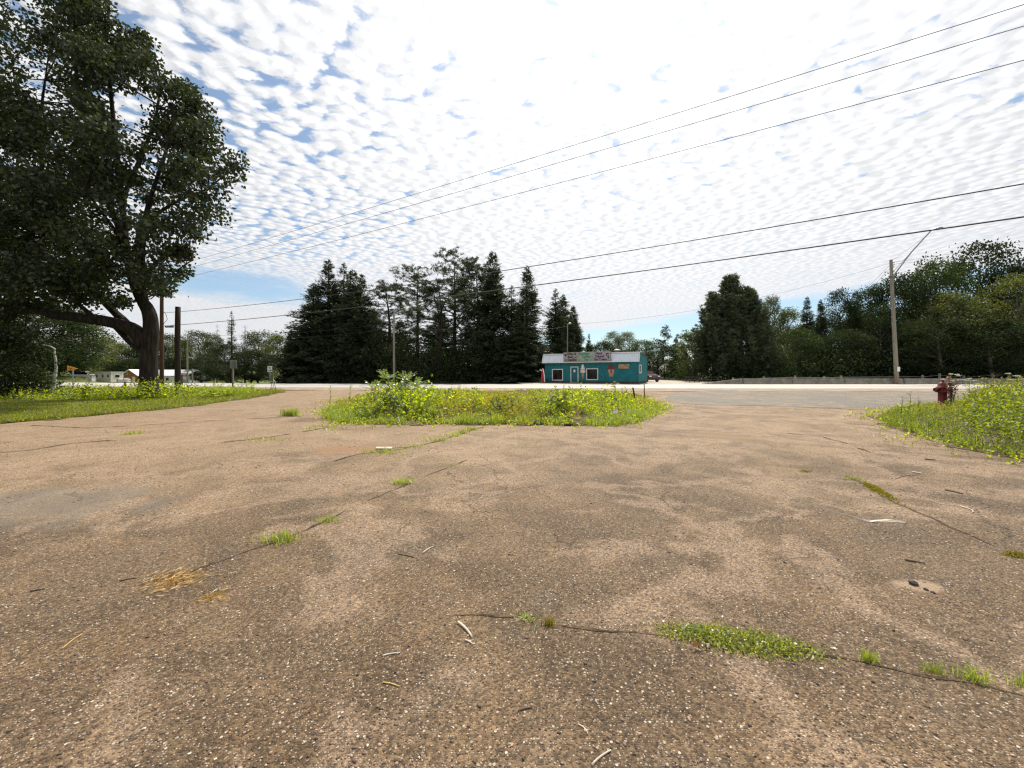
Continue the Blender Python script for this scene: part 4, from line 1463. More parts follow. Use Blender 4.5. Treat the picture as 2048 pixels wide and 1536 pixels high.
def build_weeds():
    rng = np.random.default_rng(21)
    front = lambda x, y: np.clip(1.25 - (y - 12) / 15, 0.16, 1)
    p = sample_poly(ISLAND, 9000, rng, front)
    z = island_z(p[:, 0], p[:, 1])
    h = island_h(p[:, 0], p[:, 1]) * rng.uniform(0.4, 1.0, len(p)) * (1 + 0.45 * (rng.uniform(0, 1, len(p)) > 0.88))
    gaps = np.sin(p[:, 0] * 1.7 + 0.6) * np.sin(p[:, 1] * 1.3 + p[:, 0] * 0.4) < 0.62
    gold = (np.sin(p[:, 0] * 0.8 + 2.0) + np.sin(p[:, 0] * 2.9 + p[:, 1]) * 0.6 + rng.normal(size=len(p)) * 0.5) > 0.45
    p = p + rng.normal(size=p.shape) * np.array([[0.22, 0.16]])
    z = island_z(p[:, 0], p[:, 1])
    P = np.column_stack([p, z])
    a = gaps & ~gold
    V = weed_mass(P[a], h[a], rng, 17, 0.15)
    stuff('weeds', np_mesh('weeds', V, quads(len(V) // 4), M['weed_leaf']), 'tangle of green weeds covering the island in the middle of the lot', 'weeds')
    a = gaps & gold
    V = weed_mass(P[a], h[a] * 1.08, rng, 20, 0.105)
    stuff('goldenrod', np_mesh('goldenrod', V, quads(len(V) // 4), M['goldenrod_leaf']), 'yellowish goldenrod patches among the weeds on the island', 'weeds')
    # stems
    mb_n = 2600
    j = rng.integers(0, len(p), mb_n)
    V, T = blades(P[j], h[j] * 1.02, rng, 0.18, 0.007)
    stuff('weed_stems', np_mesh('weed_stems', V, T, M['dry_stem']), 'thin brown and green weed stems on the island', 'weeds')
    # bright grass fringe along the front of the island
    q = sample_poly(ISLAND, 40000, rng, lambda x, y: np.exp(-edge_dist(ISLAND, x, y) / 0.55) * np.clip(np.sin(x * 2.1 + 1) * np.sin(x * 0.77 + y) + 0.35 + 0.3 * np.sin(x * 6.1), 0, 1) * (y < 17))
    q = q[:15000] + rng.normal(size=(15000, 2)) * np.array([[0.12, 0.10]])
    z = island_z(q[:, 0], q[:, 1])
    V, T = blades(np.column_stack([q, z]), 0.20 * rng.uniform(0.3, 1.5, len(q)) * (0.6 + 0.5 * np.sin(q[:, 0] * 3.3) ** 2), rng, 0.9, 0.007)
    stuff('grass_fringe', np_mesh('grass_fringe', V, T, M['grass_blade']), 'bright grass fringe along the near edge of the island', 'grass')
    q = sample_poly(ISLAND, 5200, rng, front)
    z = island_z(q[:, 0], q[:, 1])
    V, T = blades(np.column_stack([q, z]), 0.5 * rng.uniform(0.5, 1.5, len(q)) * np.clip(island_h(q[:, 0], q[:, 1]) * 1.5, 0.2, 1.0), rng, 0.5, 0.006)
    stuff('dry_grass', np_mesh('dry_grass', V, T, M['dry_blade']), 'straw coloured dry grass scattered through the island weeds', 'grass')
    # broad-leaved clumps added, their dark leaf colour standing for shaded gaps in the weeds
    cl = sample_poly(ISLAND, 12, rng, lambda x, y: (y < 17) * 1.0)
    q = np.repeat(cl, 16, 0) + rng.normal(size=(12 * 16, 2)) * 0.28
    q = q[inside(ISLAND, q[:, 0], q[:, 1])]
    V = weed_mass(np.column_stack([q, island_z(q[:, 0], q[:, 1])]), island_h(q[:, 0], q[:, 1]) * rng.uniform(0.7, 1.2, len(q)), rng, 16, 0.20)
    stuff('coarse_weeds', np_mesh('coarse_weeds', V, quads(len(V) // 4), M['coarse_leaf']), 'broad-leaved weed clumps darkened as shaded gaps on the island', 'weeds')
    # stragglers creeping out over the pavement
    for poly, zf, lab in ((ISLAND, island_z, 'low stragglers creeping out from the island onto the pavement'), (RIGHT_BED, right_z, 'low stragglers creeping out from the right-hand bank')):
        e = np.array(poly)
        e = e[(e[:, 1] < 24) & (e[:, 0] < 20)]
        j = rng.integers(0, len(e), 420)
        q = e[j] + rng.normal(size=(420, 2)) * 0.42
        V = weed_mass(np.column_stack([q, lot_z(q[:, 0], q[:, 1])]), 0.13 * rng.uniform(0.25, 1.3, 420), rng, 9, 0.13)
        stuff('straggler_weeds', np_mesh('straggler_weeds', V, quads(len(V) // 4), M['weed_leaf']), lab, 'weeds')
        j = rng.integers(0, len(e), 1500)
        q = e[j] + rng.normal(size=(1500, 2)) * 0.5
        V, T = blades(np.column_stack([q, lot_z(q[:, 0], q[:, 1])]), 0.10 * rng.uniform(0.3, 1.6, 1500), rng, 1.3, 0.006)
        stuff('dead_grass', np_mesh('dead_grass', V, T, M['dry_blade']), lab.replace('low stragglers creeping', 'dead grass spilling'), 'grass')
    # right-hand bed
    p = sample_poly(RIGHT_BED, 5600, rng, lambda x, y: np.clip(1.2 - edge_dist(RIGHT_BED, x, y) / 9, 0.2, 1) * (x < 26))
    d = edge_dist(RIGHT_BED, p[:, 0], p[:, 1])
    z = right_z(p[:, 0], p[:, 1])
    h = (0.20 + 0.62 * sstep(0.1, 1.5, d)) * (0.85 + 0.25 * np.sin(p[:, 0] * 1.3) * np.sin(p[:, 1])) * rng.uniform(0.5, 1.2, len(p)) * (0.40 + 0.75 * sstep(1890, 1990, CX + F * p[:, 0] / p[:, 1]))
    gold = (np.sin(p[:, 0] * 0.9 + 0.5) + rng.normal(size=len(p)) * 0.5 + sstep(12, 18, p[:, 0])) > 1.55
    P = np.column_stack([p, z])
    V = weed_mass(P[~gold], h[~gold], rng, 20, 0.10)
    stuff('weeds', np_mesh('weeds', V, quads(len(V) // 4), M['shaded_bank_leaf']), 'bank of green weeds at the right edge of the lot', 'weeds')
    V = weed_mass(P[gold], h[gold] * 1.1, rng, 20, 0.10)
    stuff('goldenrod', np_mesh('goldenrod', V, quads(len(V) // 4), M['goldenrod_leaf']), 'golden weeds at the top of the right-hand bank', 'weeds')
    q = sample_poly(RIGHT_BED, 6000, rng, lambda x, y: np.exp(-edge_dist(RIGHT_BED, x, y) / 0.8) * (x < 22))
    V, T = blades(np.column_stack([q, right_z(q[:, 0], q[:, 1])]), 0.22 * rng.uniform(0.4, 1.4, len(q)), rng, 0.8, 0.006)
    stuff('grass_fringe', np_mesh('grass_fringe', V, T, M['shaded_bank_leaf']), 'grass along the foot of the right-hand weed bank', 'grass')
    # lawn on the left
    q = sample_poly(LAWN, 90000, rng, lambda x, y: np.clip(20 / (y * y * 0.12 + 1), 0.12, 1) * (x > -1.45 * y))
    h = 0.085 * rng.uniform(0.4, 1.4, len(q)) * (1 + 1.4 * sstep(19, 27, q[:, 1])) + 0.05 * (edge_dist(LAWN, q[:, 0], q[:, 1]) < 0.5)
    V, T = blades(np.column_stack([q, lawn_z(q[:, 0], q[:, 1])]), h, rng, 0.8, 0.013)
    stuff('lawn_grass', np_mesh('lawn_grass', V, T, M['lawn_blade']), 'mown sunlit grass of the left lawn', 'grass')
    # rough weeds round the maple and poles
    strip = [(-27.5, 20.3), (-22.5, 19.8), (-19.2, 20.6), (-16.6, 22.2), (-16.4, 25), (-17.5, 29.5), (-21, 31), (-32, 28), (-31, 22)]
    p = sample_poly(strip, 2300, rng, lambda x, y: np.where(y < 24.5, 1, 0.3))
    h = (0.48 + 0.42 * np.exp(-((p[:, 0] + 20) ** 2 + (p[:, 1] - 21.4) ** 2) / 4)) * rng.uniform(0.45, 1.25, len(p)) * (0.8 + 0.4 * np.sin(p[:, 0] * 2.2))
    V = weed_mass(np.column_stack([p, lawn_z(p[:, 0], p[:, 1])]), h, rng, 16, 0.15)
    stuff('weeds', np_mesh('weeds', V, quads(len(V) // 4), M['weed_leaf']), 'rough weeds round the foot of the maple and the poles', 'weeds')
    strip = [(-22, 30), (-17.2, 26.5), (-16.3, 23.5), (-17.3, 22.8), (-19.5, 24)]
    q = sample_poly(strip, 9000, rng)
    V, T = blades(np.column_stack([q, lawn_z(q[:, 0], q[:, 1])]), 0.42 * rng.uniform(0.5, 1.4, len(q)), rng, 0.5, 0.010)
    stuff('tall_grass', np_mesh('tall_grass', V, T, M['grass_blade']), 'tall sunlit grass at the tip of the left lawn', 'grass')


build_weeds()


def tall_weed(px, py_top, y, label, zf, flower=None, mat='weed_leaf', h_leaf=0.12, group=None, branches=5):
    """one stalk that stands above the rest"""
    rng = np.random.default_rng(int(px * 7 + y))
    x = wx(px, y)
    z0 = float(zf(np.float64(x), np.float64(y)))
    H = EYE - (py_top - HY) / F * y - z0
    o = thing('tall_weed', label, 'plant', (x, y, z0), 0, group)
    mb = MB()
    top = np.array([rng.normal() * 0.06, rng.normal() * 0.06, H])
    mb.tube([(0, 0, -0.05), top * 0.5 + np.array([rng.normal() * 0.02, 0, 0]), top], [0.010, 0.007, 0.003], 5)
    tips = [top]
    for i in range(branches):
        u = rng.uniform(0.55, 0.92)
        a = rng.uniform(0, 6.28)
        e = top * u + np.array([math.cos(a), math.sin(a), 0.9]) * H * 0.16 * rng.uniform(0.6, 1.2)
        mb.tube([top * u, e], [0.005, 0.002], 4)
        tips.append(e)
    mb.build('stem', M['stem'], o)
    n = 30
    f = rng.uniform(0.15, 0.95, n)
    b = top[None] * f[:, None]
    a = rng.uniform(0, 6.28, n)
    V = leaf_quads(b, np.stack([np.cos(a), np.sin(a), rng.uniform(-0.1, 0.7, n)], -1), h_leaf * (1.3 - f), h_leaf * 0.4 * (1.3 - f), 0.35, rng)
    cr = link('leaves', np_mesh('leaves', V, quads(n), M[mat]), o)
    cr['kind'] = 'stuff'
    if flower:
        V = []
        for tpt in tips:
            k = 34
            c = tpt + np.column_stack([rng.normal(size=k) * 0.035, rng.normal(size=k) * 0.035, rng.normal(size=k) * 0.008])
            V.append(leaf_quads(c, rng.normal(size=(k, 3)) * 0.5 + np.array([[0, 0, 0.2]]), 0.03, 0.028, 0.2, rng))
        V = np.concatenate(V)
        cr = link('flower_head', np_mesh('flower_head', V, quads(len(V) // 4), M[flower]), o)
        cr['kind'] = 'stuff'
    return o


for a in ((1125, 768, 18.5, 'dark weed stalk standing up in front of the shop door', island_z), (1233, 764, 17.5, 'tall weed with a pale head before the right half of the shop', island_z, 'yellow_petal'),
          (1247, 772, 17, 'leafy stalk right beside the tall pale-headed weed', island_z), (1262, 778, 18, 'drooping weed just left of the dark leaning stake', island_z),
          (935, 772, 16.5, 'dark bushy stalk in the middle of the island', island_z), (958, 776, 17, 'shorter stalk beside the dark bushy one', island_z),
          (900, 768, 18, 'thin dry seed stalk right of the sumac', island_z), (920, 764, 19, 'second thin dry seed stalk right of the sumac', island_z),
          (660, 770, 18.5, 'weed stalk at the left end of the island', island_z), (700, 768, 18, 'weed stalk left of the sumac', island_z)):
    tall_weed(*a)
tall_weed(1901, 748, 15.2, 'tall white-flowered stalk right beside the red hydrant', right_z, 'white_petal')
tall_weed(1938, 757, 15.0, 'white flower cluster right of the tallest white stalk', right_z, 'white_petal', branches=7)
tall_weed(1975, 775, 14.0, 'leafy stalk in the middle of the right-hand bank', right_z)
tall_weed(2032, 752, 14.5, 'tall pale-flowered weed at the right edge', right_z, 'white_petal')
tall_weed(1815, 782, 14.0, 'thin weed leaning over the asphalt left of the hydrant', right_z)
tall_weed(1800, 792, 13.6, 'low thin weed at the left tip of the right-hand bank', right_z)
tall_weed(1840, 795, 14.4, 'dark seed stalk between the thin weed and the hydrant', right_z)
tall_weed(168, 768, 21.0, 'young spiky sapling in the grass left of the maple', lawn_z, None, 'green_leaf', 0.2)


def sumac():
    y = 16.2
    rng = np.random.default_rng(9)
    x = wx(800, y)
    z0 = float(island_z(np.float64(x), np.float64(y)))
    o = thing('sumac_shrub', 'young sumac with long feathery leaves standing out of the island weeds', 'shrub', (x, y, z0))
    org = Vector((x, y, z0))
    mb = MB()
    V = []
    heads = [(773, 758, 0, 10), (812, 760, 0.2, 12), (832, 772, -0.3, 10), (748, 780, 0.3, 9), (790, 778, -0.5, 10), (846, 782, 0.4, 8)]
    for px, py, dy, nl in heads:
        c = np.array((at(px, py, y + dy) - org)[:])
        foot = np.array([c[0] * 0.35, dy * 0.4, -0.05])
        mb.tube([foot, (foot + c) / 2 + np.array([0, 0, 0.08]), c], [0.022, 0.016, 0.010], 6)
        for k in range(nl):
            a = k * 6.283 / nl + rng.uniform(-0.3, 0.3)
            e = rng.uniform(0.25, 1.1)
            d = np.array([math.cos(a) * math.cos(e), math.sin(a) * math.cos(e), math.sin(e)])
            L = rng.uniform(0.42, 0.66)
            m = 9
            prev = c
            for q in range(1, m + 1):
                u = q / m
                pnt = c + d * L * u + np.array([0, 0, -0.16 * L * u * u])
                if q % 3 == 0:
                    mb.tube([prev, pnt], [0.005, 0.004], 3, cap=False)
                    prev = pnt
                sd = np.cross(d, [0, 0, 1.0])
                sd /= np.linalg.norm(sd) + 1e-9
                ll = 0.13 * (1 - 0.5 * abs(u - 0.45)) * rng.uniform(0.85, 1.15)
                for sg in (-1, 1):
                    V.append(leaf_quads(pnt[None], (sd * sg + d * 0.55 + np.array([0, 0, -0.22 + rng.normal() * 0.1]))[None], ll, ll * 0.34, 0.2, rng))
    mb.build('stems', M['dry_stem'], o)
    V = np.concatenate(V)
    c = link('leaflets', np_mesh('leaflets', V, quads(len(V) // 4), M['sumac_leaf']), o)
    c['kind'] = 'stuff'


sumac()


def grass_tuft(px, py, w, h, label, mat='grass_blade', n=90, lean=0.8, name='grass_tuft', wd=None, cat='grass'):
    """w, h: spread and height in metres"""
    rng = np.random.default_rng(int(px * 3 + py))
    x, y = gp(px, py)
    q = rng.normal(size=(n, 2)) * np.array([[w * 0.34, w * 0.2]])
    P = np.column_stack([q[:, 0], q[:, 1], np.asarray(lot_z(x + q[:, 0], y + q[:, 1])) - 0.004])
    V, T = blades(P, h * rng.uniform(0.4, 1.25, n), rng, lean, wd or max(0.0016, 0.0007 * y))
    o = thing(name, label, cat, (x, y, 0))
    link('blades', np_mesh('blades', V, T, M[mat]), o)['kind'] = 'stuff'
    return o


def leafy_patch(px, py, rx, ry, n, label, mat='mat_leaf', ls=0.022, h=0.03, name='weed_patch', lean=0.0):
    rng = np.random.default_rng(int(px + py * 5))
    x, y = gp(px, py)
    r = np.sqrt(rng.uniform(0, 1, n)) * (1 + 0.25 * rng.normal(size=n))
    a = rng.uniform(0, 6.28, n)
    q = np.stack([r * np.cos(a) * rx, r * np.sin(a) * ry], -1)
    if lean:
        q[:, 0] += q[:, 1] * lean
    else:
        q[:, 1] -= q[:, 0] * 0.70 * ry / rx
    z = lot_z(x + q[:, 0], y + q[:, 1]) + rng.uniform(0.1, 1, n) * h * (1 - 0.5 * r)
    dr = rng.normal(size=(n, 3)) + np.array([[0, 0, 0.25]])
    V = leaf_quads(np.column_stack([q, z]), dr, ls * rng.uniform(0.5, 1.4, n), ls * 0.6, 0.3, rng)
    o = thing(name, label, 'leaves' if 'leaves' in name else 'weeds', (x, y, 0))
    link('leaves', np_mesh('leaves', V, quads(n), M[mat]), o)['kind'] = 'stuff'
    return o


leafy_patch(1470, 1282, 0.37, 0.115, 3600, 'big low patch of bright yellow-green weeds in the near right foreground', ls=0.019, h=0.035)
grass_tuft(1395, 1268, 0.16, 0.05, 'little rosette of pointed leaves in the left half of the big weed patch', 'grass_blade', 70, 1.0, 'weed_rosette', 0.006, 'weeds')
grass_tuft(1738, 1322, 0.07, 0.075, 'fine grass tuft nearest to the big weed patch', n=110, lean=0.5)
grass_tuft(1870, 1344, 0.10, 0.06, 'second grass tuft right of the big weed patch', n=90)
grass_tuft(1950, 1360, 0.13, 0.08, 'fullest grass tuft on the near crack, third from the weed patch', n=130)
grass_tuft(2046, 1372, 0.10, 0.07, 'grass tuft cut by the right edge at the near crack', n=90)
grass_tuft(1055, 1238, 0.13, 0.03, 'flat pale green rosette in the near middle crack', 'grass_blade', 60, 1.6, 'weed_rosette', 0.004, 'weeds')
grass_tuft(1097, 1250, 0.06, 0.06, 'small upright brownish tuft beside the flat rosette', 'moss', 80, 0.4)
grass_tuft(1335, 1262, 0.08, 0.03, 'small moss scrap left of the big weed patch', 'moss', 40, 1.2)
grass_tuft(562, 1078, 0.26, 0.10, 'bright fine grass clump in the left crack', n=220, lean=0.6)
grass_tuft(602, 1066, 0.24, 0.04, 'yellowed dry tuft joined to the bright clump', 'dry_blade', 90, 1.2)
grass_tuft(657, 1040, 0.26, 0.07, 'second green clump on the left crack', n=120, lean=0.9)
grass_tuft(805, 966, 0.22, 0.11, 'green tuft alone at the upper end of the left crack', n=110)
grass_tuft(765, 905, 0.65, 0.10, 'wide grass patch beside the pale board', n=200, lean=1.0)
grass_tuft(535, 881, 0.9, 0.07, 'thin yellow-green grass streak left of the silt patch', n=120, lean=1.2)
grass_tuft(648, 857, 1.0, 0.09, 'grass streak left of the pale slab below the island', n=120, lean=1.0)
grass_tuft(580, 832, 0.42, 0.32, 'lone weed tuft at the left tip of the island', 'grass_blade', 200, 0.6)
grass_tuft(262, 868, 0.42, 0.12, 'single grass tuft alone on the left pavement', n=80)
for i, (a, b, w, lab) in enumerate(((880, 880, 0.45, 'first'), (905, 871, 0.35, 'second'), (925, 865, 0.3, 'third'), (945, 860, 0.35, 'fourth'))):
    grass_tuft(a, b, w, 0.12, lab + ' grass tuft from the left on the crack below the island', n=70, lean=0.6)
grass_tuft(830, 892, 0.5, 0.06, 'low grass streak right of the pale board', n=90, lean=1.2)
grass_tuft(905, 930, 0.35, 0.05, 'tiny tuft on the short dark crack right of the lone green tuft', n=50)
leafy_patch(1756, 982, 0.075, 0.45, 800, 'yellow moss strip growing in the right-hand crack', 'moss', 0.022, 0.03, 'moss_strip', 0.40)
grass_tuft(1708, 958, 0.2, 0.07, 'thin grass at the upper end of the right-hand crack', n=60)
leafy_patch(2042, 1112, 0.12, 0.05, 320, 'yellow moss clump at the right edge', 'moss', 0.018, 0.03, 'moss_strip')
grass_tuft(1612, 942, 0.15, 0.05, 'pale tuft on bare pavement left of the right-hand crack', 'moss', 50)
leafy_patch(350, 1160, 0.18, 0.10, 10, 'few brown dead leaves lying in the straw', 'brown_leaf', 0.05, 0.03, 'dead_leaves')
leafy_patch(1420, 1300, 0.10, 0.05, 8, 'brown dead leaves at the left of the big weed patch', 'brown_leaf', 0.05, 0.03, 'dead_leaves')


def straw(px, py, rx, ry, n, label):
    rng = np.random.default_rng(int(px))
    x, y = gp(px, py)
    q = rng.normal(size=(n, 2)) * np.array([[rx * 0.5, ry * 0.5]])
    a = rng.normal(size=n) * 0.7 + 0.9
    d = np.stack([np.cos(a), np.sin(a), rng.normal(size=n) * 0.08], -1)
    z = lot_z(x + q[:, 0], y + q[:, 1]) + 0.004 + rng.uniform(0, 0.014, n)
    V = leaf_quads(np.column_stack([q, z]), d, rng.uniform(0.02, 0.085, n), 0.0065, 0.05, rng)
    o = link('straw', np_mesh('straw', V, quads(n), M['straw_blade']))
    o.location = (x, y, 0)
    tag(o, label, 'straw', None, 'stuff')


straw(345, 1160, 0.20, 0.16, 420, 'yellow straw scattered on the near left pavement')
straw(415, 1195, 0.08, 0.07, 90, 'small straw scrap right of the larger straw scatter')


# ------------------------------------------------------------------ cracks, stones, sticks on the lot
def crack(pts, w, label_mat='dirt_fill', seed=0):
    rng = random.Random(seed)
    P = [Vector((*gp(*p), 0)) for p in pts]
    Q = []
    for a, b in zip(P, P[1:]):
        k = max(3, int((b - a).length / 0.06))
        for i in range(k):
            Q.append(a.lerp(b, i / k))
    Q.append(P[-1])
    V, Fc = [], []
    for i, q in enumerate(Q):
        d = (Q[min(i + 1, len(Q) - 1)] - Q[max(i - 1, 0)]).normalized()
        s = Vector((-d.y, d.x, 0))
        off = s * (mnoise.noise(q * 5) * 0.03 + mnoise.noise(q * 1.1) * 0.06)
        nn = mnoise.noise(q * 2.9 + Vector((seed * 3.1, 0, 0)))
        ww = w * (0.25 + 1.5 * max(0.0, nn + 0.25) + 0.5 * abs(mnoise.noise(q * 11.0)))
        if mnoise.noise(q * 1.6 + Vector((0, seed * 2.0, 0))) < -0.22:
            ww *= 0.08
        if i in (0, len(Q) - 1):
            ww *= 0.15
        for sg in (-1, 1):
            c = q + off + s * ww * sg * rng.uniform(0.7, 1.3)
            V.append((c.x, c.y, float(lot_z(c.x, c.y)) + 0.0035))
    Fc = [(2 * i, 2 * i + 2, 2 * i + 3, 2 * i + 1) for i in range(len(Q) - 1)]
    me = np_mesh('crack', V, Fc, M[label_mat])
    o = link('crack', me)
    o['kind'] = 'structure'
    return o


crack([(905, 1226), (1000, 1232), (1100, 1248), (1200, 1262), (1340, 1275)], 0.009, seed=1)
crack([(1600, 1306), (1690, 1322), (1790, 1340), (1900, 1358), (2060, 1392)], 0.010, seed=2)
crack([(1690, 948), (1750, 985), (1820, 1018), (1890, 1050), (1960, 1078), (2060, 1120)], 0.014, seed=3)
crack([(935, 918), (890, 938), (830, 960), (760, 990), (660, 1036), (560, 1078), (470, 1108), (370, 1146)], 0.016, seed=4)
crack([(1010, 846), (950, 858), (880, 880), (800, 898), (720, 908), (665, 925)], 0.035, seed=5)
crack([(690, 850), (640, 858), (580, 868), (520, 878), (440, 886)], 0.05, seed=6)
crack([(620, 832), (500, 838), (400, 842), (280, 850), (180, 856), (60, 852)], 0.055, seed=7)
crack([(1340, 805), (1440, 811), (1560, 813), (1680, 817), (1780, 824)], 0.06, seed=8)
crack([(1560, 865), (1640, 872), (1700, 890), (1740, 905)], 0.03, seed=9)
crack([(1690, 848), (1750, 851), (1800, 856)], 0.05, seed=10)
crack([(0, 905), (60, 900), (140, 888), (230, 880)], 0.04, seed=11)


def stick(p0, p1, r, label, mat='pale_stick', bend=0.05, name='stick', twig=False):
    a = Vector((*gp(*p0), 0))
    b = Vector((*gp(*p1), 0))
    a.z = float(lot_z(a.x, a.y)) + r
    b.z = float(lot_z(b.x, b.y)) + r
    L = (b - a).length
    d = (b - a).normalized()
    s = Vector((-d.y, d.x, 0))
    pts, rad = [], []
    for i in range(7):
        u = i / 6
        q = a.lerp(b, u) + s * math.sin(u * 3.1) * L * bend + s * mnoise.noise(Vector((i * 0.7, p0[0], 0))) * L * 0.02
        q.z += 0.3 * r * mnoise.noise(Vector((i, p0[1], 2)))
        pts.append(q - a)
        rad.append(r * (1 - 0.35 * u) * (1 + 0.15 * mnoise.noise(Vector((i * 1.7, p0[0], 5)))))
    mb = MB().tube(pts, rad, 7)
    if twig:
        m = pts[3]
        mb.tube([m, m + (d + s * 0.9) * L * 0.16 + Vector((0, 0, r))], [r * 0.6, r * 0.3], 5)
    o = mb.build(name, M[mat], None, True)
    o.location = a
    return tag(o, label, 'stick')


stick((916, 1246), (944, 1277), 0.0085, 'thick pale stick lying left of the flat rosette', twig=True)
stick((930, 1281), (946, 1290), 0.005, 'short pale splinter below the thick pale stick')
stick((845, 1104), (866, 1091), 0.006, 'small pale twig pointing away in the middle of the lot')
stick((796, 1105), (828, 1112), 0.005, 'thin brown twig left of the small pale twig', 'brown_stick')
stick((1810, 1122), (1850, 1129), 0.009, 'dark short stick right of the bleached streak', 'brown_stick')
stick((1890, 979), (1926, 987), 0.010, 'grey twig beyond the right-hand crack', 'brown_stick')
stick((1920, 1013), (1944, 1026), 0.008, 'pale curved twig below the grey one', 'pale_stick', 0.2)
stick((1824, 943), (1846, 947), 0.012, 'small pale stick far right before the weed bank')
stick((1850, 918), (1872, 920), 0.012, 'dark twig at the foot of the right-hand weed bank', 'brown_stick')
stick((124, 1296), (164, 1266), 0.004, 'long yellow straw on the near left pavement', 'straw_stick')
stick((1184, 1533), (1222, 1503), 0.0045, 'pale twig at the bottom edge of the picture')
stick((1156, 1450), (1176, 1470), 0.003, 'thin curved twig above the bottom edge', 'pale_stick', 0.15)
stick((1036, 1424), (1064, 1417), 0.004, 'reddish twig in the near middle', 'brown_stick')
stick((766, 1366), (798, 1375), 0.0035, 'orange straw in the near middle left', 'straw_stick')
stick((240, 1160), (272, 1154), 0.005, 'dark twig left of the straw scatter', 'brown_stick')
stick((60, 1182), (90, 1177), 0.006, 'dark twig at the far left of the near pavement', 'brown_stick')
stick((1790, 957), (1840, 947), 0.004, 'thin dry stalk above the moss strip', 'dry_stem')
stick((765, 1312), (800, 1306), 0.004, 'whitish splinter left of the thick pale stick', 'bleached')
stick((820, 893), (755, 897), 0.006, 'dark rod lying beside the pale board', 'brown_stick')


def bleached_streak():
    """flattened pale fibre lying across the right of the lot"""
    pts = [(1648, 1021), (1665, 1026), (1690, 1031), (1715, 1039), (1740, 1046), (1775, 1043), (1812, 1047)]
    wd = [0.002, 0.005, 0.004, 0.007, 0.015, 0.017, 0.003]
    o = thing('shredded_bark', 'long bleached strip of shredded bark on the right of the lot', 'bark strip', (*gp(1730, 1040), 0))
    org = Vector(o.location)
    rng = random.Random(3)
    for k in range(3):
        mb = MB()
        V, Fc = [], []
        P = []
        for (a, b), w in zip(pts, wd):
            x, y = gp(a, b + rng.uniform(-1.6, 1.6))
            P.append((x, y, w * rng.uniform(0.2, 0.42)))
        i0 = rng.randrange(0, 3) if k else 0
        P = P[i0:] if k else P
        for x, y, w in P:
            z = float(lot_z(x, y)) + 0.005 + 0.0035 * k
            mb.v += [(x - org.x, y - w - org.y, z), (x - org.x, y + w - org.y, z + 0.004)]
        n = len(P)
        mb.f += [(2 * i, 2 * i + 2, 2 * i + 3, 2 * i + 1) for i in range(n - 1)]
        mb.build('fibre', M['bleached'], o, fix=False)


bleached_streak()


def rock(px, py, r, label, mat='rock', name='stone'):
    rng = np.random.default_rng(int(px))
    bm = bmesh.new()
    bmesh.ops.create_icosphere(bm, subdivisions=1 if r < 0.05 else 2, radius=r)
    for v in bm.verts:
        v.co *= 1 + 0.55 * mnoise.noise(v.co / r * 1.4 + Vector((px, py, 0)))
        v.co.z *= 0.6
    mb = MB().bm(bm)
    o = mb.build(name, M[mat])
    x, y = gp(px, py)
    o.location = (x, y, float(lot_z(x, y)) + r * 0.35)
    return tag(o, label, 'stone')


rock(814, 1135, 0.016, 'pale stone in the middle of the lot below the twigs')
rock(547, 1170, 0.014, 'grey stone right of the straw scatter')
rock(1828, 1170, 0.030, 'dark chunk of broken asphalt on the right of the lot', 'old_asphalt', 'asphalt_chunk')
rock(1852, 1180, 0.016, 'small dark asphalt crumb beside the larger chunk', 'old_asphalt', 'asphalt_chunk')
rock(1866, 1186, 0.014, 'smallest dark asphalt crumb right of the other two', 'old_asphalt', 'asphalt_chunk')
rock(1062, 832, 0.26, 'lump of old stump and dirt at the front of the island', 'rock')
rock(665, 837, 0.09, 'brown clod left of the island edge', 'skirt')


